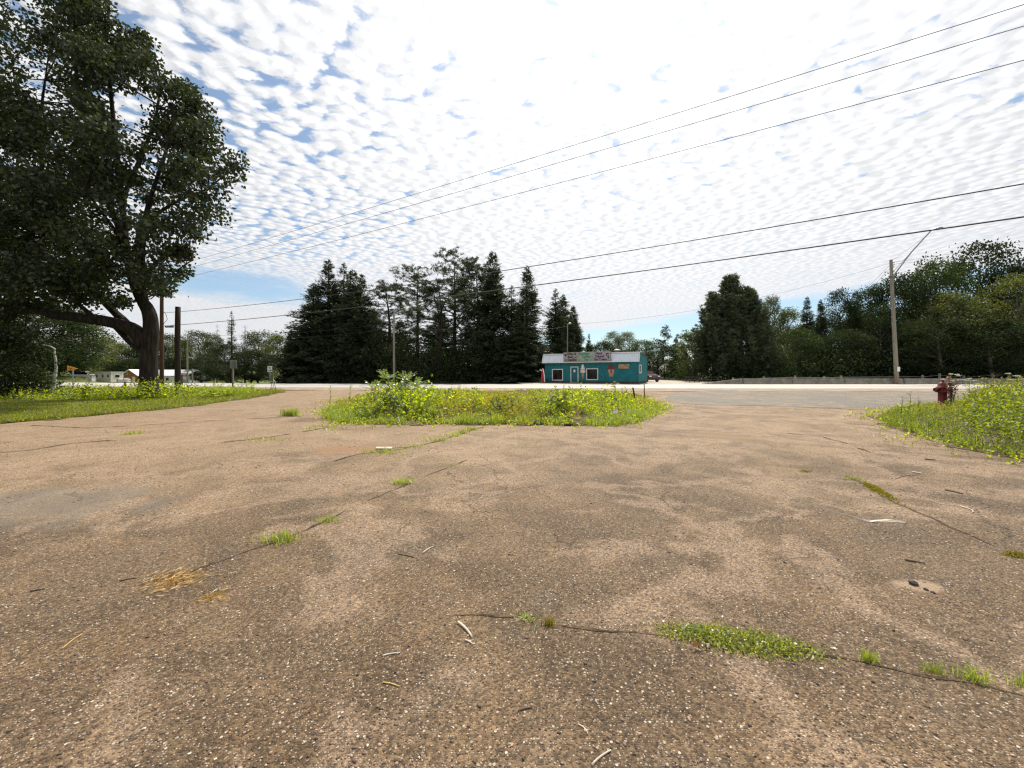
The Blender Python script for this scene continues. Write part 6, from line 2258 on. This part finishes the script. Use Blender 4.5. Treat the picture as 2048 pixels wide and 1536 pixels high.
UPX, UPY = wx(323, 35.0), 35.0
PA = pole('utility_pole', 'tall brown utility pole rising behind the maple trunk', UPX, UPY, 11.3, 0.17, 0.12, 'pole_brown', (0.05, 0))
MB().box(-1.1, 1.1, -0.16, -0.06, 10.35, 10.48).build('crossarm', M['pole_brown'], PA)
for k, xx in enumerate((-0.95, 0.35, 0.95)):
    MB().lathe([(0.03, 0), (0.06, 0.05), (0.04, 0.10), (0.06, 0.14), (0.02, 0.2)], 8, (xx, -0.11, 10.48)).build('insulator', M['insulator'], PA)
MB().tube([(0.45, -0.12, 5.45), (1.15, -0.12, 5.45)], 0.07, 8).build('splice_case', M['cable'], PA)
MB().tube([(0.15, -0.1, 6.9), (0.5, -0.15, 6.6), (0.6, -0.1, 6.1), (0.2, -0.12, 5.6)], 0.02, 5).build('drip_loop', M['cable'], PA)
PB = pole('stub_pole', 'thick dark weathered pole standing in the grass right of the maple', wx(355, 24.0), 24.0, 5.45, 0.165, 0.135, 'pole_dark', (0.02, 0))
MB().box(0.10, 0.26, -0.12, 0.08, 0.78, 1.38).build('meter_box', M['steel_dark'], PB)
PC = pole('utility_pole', 'thin grey pole beyond the highway behind the red sign', wx(375, 56.0), 56.0, 6.9, 0.11, 0.08, 'pole_grey', z=-0.1)
pole('post', 'short grey post beyond the highway right of the thin pole', wx(385, 56.0), 56.0, 2.0, 0.09, 0.085, 'pole_grey', z=-0.1, cat='post')


def lamp_head(parent, tip, d, mat='galvanised'):
    """cobra-head luminaire at tip, pointing along d (horizontal)"""
    d = Vector(d).normalized()
    s = Vector((-d.y, d.x, 0))
    rows = [(-0.12, 0.06, 0.06), (0.15, 0.14, 0.11), (0.45, 0.19, 0.14), (0.80, 0.17, 0.11), (1.0, 0.08, 0.05)]
    mb = MB()
    vs = []
    for u, w, h in rows:
        c = Vector(tip) + d * u
        vs += [c + s * w, c + s * w * 0.6 + Vector((0, 0, h)), c - s * w * 0.6 + Vector((0, 0, h)), c - s * w, c + Vector((0, 0, -0.05)) - s * w * 0.6, c + Vector((0, 0, -0.05)) + s * w * 0.6]
    m = 6
    mb.add(vs, [(i * m + k, i * m + (k + 1) % m, (i + 1) * m + (k + 1) % m, (i + 1) * m + k) for i in range(4) for k in range(m)] + [tuple(range(m)), tuple(range(24, 30))])
    hd = mb.build('lamp_head', M[mat], parent, True)
    c = Vector(tip) + d * 0.55 + Vector((0, 0, -0.06))
    MB().lathe([(0.14, 0.0), (0.12, -0.06), (0.05, -0.09)], 10, c).build('lens', M['lens'], hd)
    return hd


PH = pole('street_lamp', 'slim grey lamp pole in front of the conifers above the sumac', wx(788, 50.0), 50.0, 8.9, 0.15, 0.11, 'pole_grey', cat='street lamp')
MB().tube([(0, 0, 8.5), (0.3, -0.3, 8.95), (0.7, -0.5, 9.1)], 0.03, 6).build('arm', M['galvanised'], PH)
lamp_head(PH, (0.7, -0.5, 9.1), (1, -0.4, 0), 'pole_brown')
PI_ = pole('yard_lamp', 'thin lamp pole rising behind the left half of the teal shop roof', wx(1135, 60.0), 60.0, 8.7, 0.10, 0.07, 'pole_grey', cat='street lamp')
MB().tube([(0, 0, 8.5), (0.25, -0.1, 8.75)], 0.03, 6).build('arm', M['galvanised'], PI_)
MB().lathe([(0.05, 0.22), (0.20, 0.12), (0.22, 0.0), (0.10, -0.10)], 12, (0.32, -0.12, 8.68)).build('lamp_head', M['lens'], PI_)

JX, JY = wx(1794, 48.4), 48.4
PJ = pole('street_lamp', 'tall leaning grey wooden pole with a long lamp arm by the barrier', JX, JY, 15.05, 0.24, 0.16, 'pole_grey', (-0.75, 0.0), cat='street lamp')
MB().box(-0.21, 0.13, -0.255, -0.243, 1.55, 2.1).build('number_plate', M['paper'], PJ)
tip = at(1862, 461, 43.2) - Vector((JX, JY, 0))
root = at(1786, 553, 48.2) - Vector((JX, JY, 0))
MB().tube([root, root.lerp(tip, 0.5) + Vector((0, 0, 0.25)), tip.lerp(root, 0.04), tip], [0.075, 0.07, 0.06, 0.06], 8).build('arm', M['galvanised'], PJ)
root2 = root + Vector((0, 0, 0.55))
MB().tube([root2, root.lerp(tip, 0.45) + Vector((0, 0, 0.30))], 0.025, 6).build('arm_brace', M['galvanised'], PJ)
lamp_head(PJ, tip, (0.25, -1.0, 0))
MB().tube([(-0.72, -0.1, 14.9), tip * 0.9 + root * 0.1], 0.012, 5).build('stay_wire', M['cable'], PJ)
for zz in (14.6, 14.35, 14.1):
    MB().lathe([(0.03, 0), (0.08, 0.05), (0.08, 0.12), (0.03, 0.16)], 8, (-0.50, -0.10, zz)).build('insulator', M['insulator'], PJ)
MB().lathe([(0.185, 0), (0.185, 0.10)], 12, (-0.65, 0, 12.9)).build('band', M['steel_dark'], PJ)

PZ = (34.0, -1.4)
pole('utility_pole', 'utility pole outside the picture that carries the overhead wires', PZ[0], PZ[1], 12.2, 0.17, 0.12, 'pole_brown')


def wire(label, a, b, r, sag, n=28):
    a, b = Vector(a), Vector(b)
    pts = []
    for i in range(n + 1):
        u = i / n
        q = a.lerp(b, u) - a
        q.z -= sag * 4 * u * (1 - u)
        pts.append(q)
    o = MB().tube(pts, r, 5).build('overhead_wire', M['cable'])
    o.location = a
    return tag(o, label, 'wire')


def through(pa, pb, ya, yb, t):
    """continue the line seen from pixel pa (depth ya) to pixel pb (depth yb) by factor t"""
    a, b = at(*pa, ya), at(*pb, yb)
    return a, a.lerp(b, t)


T = 1.47
for lab, pa, pb, r, sag in (('uppermost of the three thin overhead wires', (323, 540), (2048, -8), 0.010, 0.25), ('middle one of the three thin overhead wires', (323, 551), (2048, 35), 0.010, 0.25),
                            ('lowest of the three thin overhead wires', (325, 566), (2048, 100), 0.010, 0.3)):
    a, b = through(pa, pb, 35.0, 10.3, T)
    wire(lab, a, b, r, sag, 40)
a, b = through((323, 626), (2048, 300), 35.0, 10.3, T)
wire('upper one of the two thick cables sloping across the middle', a, b, 0.017, 1.0, 40)
a, b = through((324, 652), (2048, 383), 35.0, 10.3, T)
wire('lower one of the two thick cables sloping across the middle', a, b, 0.021, 0.75, 40)
jt = Vector((JX - 0.5, JY - 0.1, 14.75))
wire('upper wire leaving the leaning lamp pole towards the right edge', jt, at(2048, 478, 40.0) * 1.0 + (at(2048, 478, 40.0) - jt) * 0.8, 0.016, 0.25)
wire('lower wire leaving the leaning lamp pole towards the right edge', jt - Vector((0, 0, 0.25)), at(2048, 489, 40.0) + (at(2048, 489, 40.0) - jt) * 0.8, 0.014, 0.25)
wire('thin wire from the leaning lamp pole to the yard lamp behind the shop', jt, (wx(1135, 60.0), 60.0, 8.6), 0.012, 1.4)
wire('upper service wire dropping from the leaning lamp pole into the wood', jt - Vector((0.2, 0, 0.1)), at(1700, 604, 62.0), 0.016, 0.2)
wire('lower service wire dropping from the leaning lamp pole into the wood', jt - Vector((0.2, 0, 0.4)), at(1706, 612, 61.0), 0.014, 0.2)
wire('wire between the slim lamp pole and the thin grey pole on the left', (wx(788, 50.0), 50.0, 7.6), (wx(375, 56.0), 56.0, 6.6), 0.013, 0.5)
wire('lower wire between the slim lamp pole and the thin grey pole on the left', (wx(788, 50.0), 50.0, 7.0), (wx(375, 56.0), 56.0, 6.2), 0.012, 0.7)
wire('wire between the slim lamp pole and the yard lamp', (wx(788, 50.0), 50.0, 7.4), (wx(1135, 60.0), 60.0, 8.3), 0.012, 0.9)
wire('short wire between the brown pole and the dark stub pole', (UPX, UPY, 5.6), (wx(355, 24.0), 24.0, 4.4), 0.014, 0.1)


# ------------------------------------------------------------------ signs
def pennant():
    y = 36.4
    x = wx(146, y)
    o = thing('road_sign', 'orange pennant-shaped road sign on a post beside the highway at the far left', 'sign', (x, y, 0.0))
    MB().box(-0.045, 0.045, -0.03, 0.03, -0.2, 1.75).build('post', M['sign_back'], o)
    zc, h, l0, l1 = 1.82, 0.28, -0.48, 0.52
    MB().prism([(l0, zc + h), (l1, zc), (l0, zc - h)], -0.05, -0.033, 'y').build('sign_plate', M['sign_orange'], o)
    for i, (t_, s_, dx) in enumerate((('NO', 0.13, -0.30), ('PASSING', 0.13, -0.17), ('ZONE', 0.13, -0.26))):
        text(t_, s_, (dx, -0.056, zc + 0.14 - i * 0.14), UPRIGHT, 'sign_brown', o, sx=0.85)


pennant()


def back_sign():
    y = 33.0
    x = wx(466, y)
    o = thing('road_sign', 'bare metal back of a road sign on a post at the left lawn tip', 'sign', (x, y, 0.0))
    MB().box(-0.06, 0.06, -0.06, 0.04, -0.2, 2.35).build('post', M['pole_grey'], o)
    MB().box(-0.29, 0.29, 0.043, 0.055, 1.82, 2.52).build('sign_plate', M['sign_back'], o)


back_sign()


def small_sign():
    y = 49.0
    x = wx(540, y)
    o = thing('road_sign', 'small white rectangular sign across the highway above the staked sapling', 'sign', (x, y, 0.0))
    MB().box(-0.03, 0.03, -0.02, 0.02, -0.2, 2.15).build('post', M['sign_back'], o)
    p = MB().box(-0.28, 0.28, -0.035, -0.023, 1.48, 2.18).build('sign_plate', M['sign_white'], o)
    for z0, z1, a, b in ((1.98, 2.06, -0.19, 0.19), (1.85, 1.92, -0.15, 0.15), (1.55, 1.76, -0.18, -0.02), (1.55, 1.76, 0.03, 0.19)):
        MB().box(a, b, -0.041, -0.0365, z0, z1).build('marking', M['letter_dark'], p)


small_sign()


def red_sign():
    y = 56.0
    x = wx(366, y)
    o = thing('roadside_sign', 'small red sign board with worn white marks beyond the highway', 'sign', (x, y, -0.1))
    for s in (-1, 1):
        MB().box(s * 0.5 - 0.04, s * 0.5 + 0.04, -0.04, 0.04, -0.2, 1.35).build('post', M['pole_grey'], o)
    p = MB().box(-0.62, 0.62, -0.09, -0.045, 0.98, 1.38).build('sign_board', M['sign_red'], o)
    for k in range(6):
        MB().box(-0.42 + k * 0.15, -0.33 + k * 0.15, -0.097, -0.0915, 1.10 + 0.02 * (k % 2), 1.26).build('marking', M['sign_white'], p)
    xb, yb = wx(367, 54.0), 54.0
    MBo = MB().bbox(-0.3, 0.3, -0.2, 0.2, 0, 0.55, 0.03).build('utility_box', M['concrete'])
    MBo.location = (xb, yb, -0.02)
    tag(MBo, 'low pale utility box under the red sign', 'box')


red_sign()


def mailbox():
    y = 35.2
    x = wx(246, y)
    o = thing('mailbox', 'white roadside mailbox half hidden by weeds left of the maple', 'mailbox', (x, y, 0.0))
    MB().box(0.12, 0.24, -0.06, 0.06, -0.2, 0.62).build('post', M['pole_dark'], o)
    pr = [(-0.16, 0.62), (0.16, 0.62), (0.16, 0.78)] + [(0.16 * math.cos(t), 0.78 + 0.16 * math.sin(t)) for t in np.linspace(0.3, 2.85, 7)] + [(-0.16, 0.78)]
    b = MB().prism(pr, -0.30, 0.55, 'x').build('box', M['white_trim'], o)
    MB().box(0.20, 0.23, -0.18, -0.165, 0.78, 1.02).build('flag', M['sign_red'], b)
    MB().box(-0.42, -0.303, -0.15, 0.15, 0.63, 0.90).build('paper_tube', M['pickled_grey'], o)


mailbox()


def sapling():
    y = 29.5
    x = wx(546, y)
    o = thing('sapling', 'thin staked sapling with a wire guard at the tip of the left lawn', 'tree', (x, y, 0.02))
    MB().tube([(0, 0, -0.1), (0.02, 0, 0.7), (0.05, 0, 1.45)], [0.035, 0.028, 0.015], 7).build('trunk', M['birch_bark'], o)
    for s in (-1, 1):
        MB().tube([(s * 0.22, 0.05, -0.1), (s * 0.12, 0, 0.62)], 0.02, 5).build('stake', M['steel_dark'], o)
    MB().tube([(-0.2, 0.03, 0.30), (0.2, 0.03, 0.30)], 0.012, 5).build('tie', M['steel_dark'], o)
    MB().tube([(0.02, -0.03, 0.95), (0.16, -0.06, 0.85), (0.22, -0.05, 0.62)], [0.03, 0.03, 0.02], 5).build('wrap', M['cream'], o)
    rng = np.random.default_rng(4)
    n = 170
    p = np.array([[0.10, 0, 1.35]]) + rng.normal(size=(n, 3)) * np.array([[0.24, 0.2, 0.20]])
    V = leaf_quads(p, rng.normal(size=(n, 3)) + np.array([[0, 0, -0.2]]), 0.11, 0.06, 0.3, rng)
    c = link('crown', np_mesh('crown', V, quads(n), M['pale_leaf']), o)
    c['kind'] = 'stuff'


sapling()


def birch_stump():
    y = 22.6
    x = wx(104, y)
    o = thing('birch_snag', 'broken white birch stem with a crooked top on the left lawn', 'tree', (x, y, 0.0))
    org = Vector((x, y, 0))
    pts = [(108, 802), (106, 780), (109, 760), (112, 735), (111, 720), (108, 705), (109, 697)]
    P = [at(a, b, y) - org for a, b in pts]
    MB().tube(P, [0.11, 0.10, 0.085, 0.07, 0.065, 0.05, 0.045], 9).build('trunk', M['birch_bark'], o, True)
    P = [at(a, b, y) - org for a, b in ((109, 698), (101, 693), (92, 691), (84, 689))]
    MB().tube(P, [0.045, 0.035, 0.03, 0.012], 7).build('branch', M['birch_bark'], o, True)
    P = [at(a, b, y) - org for a, b in ((104, 804), (103, 785), (106, 766))]
    MB().tube(P, [0.09, 0.08, 0.03], 7).build('dark_stem', M['dark_bark'], o, True)


birch_stump()


# ------------------------------------------------------------------ barriers, posts, tables
def barriers():
    y = 48.9
    prof = [(-0.30, 0), (-0.30, 0.08), (-0.16, 0.28), (-0.08, 0.68), (0.08, 0.68), (0.16, 0.28), (0.30, 0.08), (0.30, 0)]
    edges = [1484.5, 1582.5, 1688, 1805.5, 1921, 2038, 2160]
    labs = ['first full concrete barrier after the sloping end piece', 'second full concrete barrier from the sloping end', 'third full concrete barrier, ending at the leaning lamp pole',
            'concrete barrier just right of the leaning lamp pole', 'concrete barrier behind the white flowers at the right', 'concrete barrier running out of the right edge']
    g = 'concrete barriers along the far edge of the highway'
    for i, lab in enumerate(labs):
        a, b = wx(edges[i] + 1.0, y), wx(edges[i + 1] - 1.0, y)
        o = MB().prism(prof, 0.0, b - a, 'x').build('concrete_barrier', M['concrete'])
        o.location = (a, y + 0.05 * ((i * 7) % 3 - 1), 0.015)
        tag(o, lab, 'barrier', g)
    a, b = wx(1405, y), wx(1484, y) - 0.05
    L = b - a
    V, n = [], len(prof)
    for u, s in ((0.0, 0.10), (L, 1.0)):
        V += [(u, p, z * s) for p, z in prof]
    mb = MB().add(V, [tuple(range(n)), tuple(range(n, 2 * n))] + [(k, (k + 1) % n, n + (k + 1) % n, n + k) for k in range(n)])
    o = mb.build('concrete_barrier', M['concrete'])
    o.location = (a, y, 0.015)
    tag(o, 'sloping concrete end piece at the left end of the barrier row', 'barrier', g)
    g = 'low posts behind the barriers'
    yy = 51.3
    for px, top, lab in ((1466, 755, 'first low post behind the sloping end piece'), (1527, 753, 'low post behind the first full barrier'), (1590, 751, 'low post behind the left of the second barrier'),
                         (1648, 752, 'low post behind the right of the second barrier'), (1682, 751, 'low post behind the joint of the second and third barriers'),
                         (1845, 750, 'low post right of the leaning lamp pole'), (1879, 747, 'low post directly behind the hydrant'), (1927, 751, 'low post behind the white flowers'),
                         (1984, 747, 'tall low-post right of the white flowers'), (2017, 746, 'low post nearest the right edge')):
        z = EYE - (top - HY) / F * yy
        o = thing('guard_post', lab, 'post', (wx(px, yy), yy, 0), 0, g)
        MB().tube([(0, 0, -0.3), (0, 0, z * 0.6), (0.01, 0, z)], [0.13, 0.125, 0.12], 8).build('shaft', M['pole_grey'], o)
        MB().box(-0.06, 0.06, -0.15, -0.115, z - 0.30, z - 0.16).build('cable_clamp', M['galvanised'], o)
    pts = [Vector((wx(px, yy) - wx(1466, yy), -0.16, EYE - (t_ - HY) / F * yy - 0.22)) for px, t_ in ((1466, 755), (1527, 753), (1590, 751), (1648, 752), (1682, 751), (1845, 750), (1879, 747), (1927, 751), (1984, 747), (2017, 746), (2100, 748))]
    o = MB().tube(pts, 0.022, 5).build('guard_cable', M['galvanised'])
    o.location = (wx(1466, yy), yy, 0)
    tag(o, 'steel guard cable strung along the low posts behind the barriers', 'cable')


barriers()


def picnic_table(px, y, rz, label):
    o = thing('picnic_table', label, 'table', (wx(px, y), y, 0.012), rz, 'picnic tables beside the gravel yard')
    for k in range(4):
        MB().box(-1.0, 1.0, -0.36 + k * 0.18, -0.20 + k * 0.18, 0.72, 0.76).build('top_plank', M['table_wood'], o)
    for s in (-1, 1):
        MB().box(-1.0, 1.0, s * 0.72 - 0.13, s * 0.72 + 0.13, 0.42, 0.46).build('bench', M['table_wood'], o)
        MB().box(s * 0.72 - 0.03, s * 0.72 + 0.03, -0.82, 0.82, 0.36, 0.417).build('brace', M['table_wood'], o)
        for q in (-1, 1):
            MB().tube([(s * 0.70, q * 0.62, 0.0), (s * 0.70, q * 0.22, 0.715)], 0.04, 5).build('leg', M['table_wood'], o)


picnic_table(1384, 55.5, 0.1, 'left dark picnic table at the edge of the gravel yard')
picnic_table(1424, 54.5, -0.12, 'right dark picnic table beside the sloping barrier end')


# ------------------------------------------------------------------ hydrant, stakes, board
def hydrant():
    y = 15.4
    x = wx(1885, y)
    z = float(right_z(np.float64(x), np.float64(y)))
    o = thing('fire_hydrant', 'dark red fire hydrant overgrown by weeds on the right-hand bank', 'hydrant', (x, y, z))
    MB().lathe([(0.20, -0.05), (0.20, 0.03), (0.135, 0.05), (0.125, 0.62), (0.135, 0.64)], 16).build('barrel', M['hydrant_red'], o, True)
    MB().lathe([(0.20, 0.645), (0.20, 0.70), (0.14, 0.705), (0.14, 0.80)], 16).build('flange', M['hydrant_red'], o)
    b = MB().lathe([(0.185, 0.803), (0.185, 0.84), (0.15, 0.86), (0.13, 0.95), (0.08, 1.03), (0.03, 1.06)], 16).build('bonnet', M['hydrant_red'], o, True)
    MB().lathe([(0.045, 1.063), (0.045, 1.13), (0.03, 1.14)], 6).build('operating_nut', M['hydrant_red'], b)
    for s in (-1, 1):
        n = MB().tube([(s * 0.10, 0, 0.755), (s * 0.24, 0, 0.755)], 0.06, 10).build('nozzle', M['hydrant_red'], o)
        MB().tube([(s * 0.243, 0, 0.755), (s * 0.30, 0, 0.755)], 0.075, 8).build('cap', M['hydrant_red'], n)
    n = MB().tube([(0, -0.10, 0.74), (0, -0.24, 0.74)], 0.085, 12).build('nozzle', M['hydrant_red'], o)
    MB().tube([(0, -0.243, 0.74), (0, -0.30, 0.74)], 0.10, 10).build('cap', M['hydrant_red'], n)
    # rusty dock leaning on it
    rng = np.random.default_rng(8)
    q = thing('dock_plant', 'rust-coloured dried dock plant leaning against the hydrant', 'plant', (x - 0.02, y - 0.34, z))
    mb = MB()
    V = []
    for k in range(5):
        tp = np.array([rng.normal() * 0.10, rng.normal() * 0.05, rng.uniform(0.95, 1.30)])
        mb.tube([(rng.normal() * 0.03, 0, -0.05), tp * 0.5, tp], [0.010, 0.008, 0.004], 5)
        n = 60
        u = rng.uniform(0.35, 1.0, n)
        V.append(leaf_quads(tp[None] * u[:, None] + rng.normal(size=(n, 3)) * 0.03, rng.normal(size=(n, 3)) + np.array([[0, 0, -0.1]]), 0.075, 0.05, 0.4, rng))
    mb.build('stems', M['dry_stem'], q)
    V = np.concatenate(V)
    c = link('seed_leaves', np_mesh('seed_leaves', V, quads(len(V) // 4), M['dock_leaf']), q)
    c['kind'] = 'stuff'


hydrant()


def stake(px, y, ptop, r, lean, label, mat):
    x = wx(px, y)
    z = float(island_z(np.float64(x), np.float64(y))) if inside(ISLAND, np.array([x]), np.array([y]))[0] else 0.0
    h = EYE - (ptop - HY) / F * y - z
    o = MB().tube([(0, 0, -0.15), (lean * 0.5, 0, h * 0.5), (lean, 0, h)], [r, r, r * 0.9], 6).build('stake', M[mat])
    o.location = (x, y, z)
    return tag(o, label, 'stake')


stake(1270, 22.0, 775, 0.045, -0.12, 'short dark stake leaning left at the right end of the island', 'pole_dark')
stake(1289, 23.0, 768, 0.030, -0.02, 'thin rusty upright stake at the right end of the island', 'pole_brown')


def litter():
    x, y = gp(768, 898)
    o = MB().bbox(-0.16, 0.16, -0.06, 0.06, 0, 0.03, 0.006).build('board', M['pale_stick'])
    o.location = (x, y, float(lot_z(x, y)) + 0.012)
    o.rotation_euler = (0.05, 0.03, 0.12)
    tag(o, 'short pale board lying in the wide grass patch', 'board')
    x, y = gp(1140, 852)
    o = MB().bbox(-0.24, 0.24, -0.06, 0.06, 0, 0.05, 0.01).build('board', M['pole_dark'])
    o.location = (x - 0.02, y - 0.10, float(lot_z(x, y)) + 0.01)
    tag(o, 'flat dark plank at the near edge of the island', 'board')
    # white paper caught in the weeds
    y = 13.2
    mb = MB()
    rng = random.Random(5)
    g = [[((i - 2) * 0.035, rng.uniform(-0.025, 0.025), (j - 2) * 0.038 + rng.uniform(-0.012, 0.012)) for i in range(5)] for j in range(5)]
    for j in range(4):
        for i in range(4):
            mb.add([g[j][i], g[j][i + 1], g[j + 1][i + 1], g[j + 1][i]], [(0, 1, 2, 3)])
    o = mb.build('crumpled_paper', M['paper'])
    o.location = at(1231, 823, 12.3)
    tag(o, 'white crumpled paper caught in the weeds at the right of the island', 'paper')


litter()
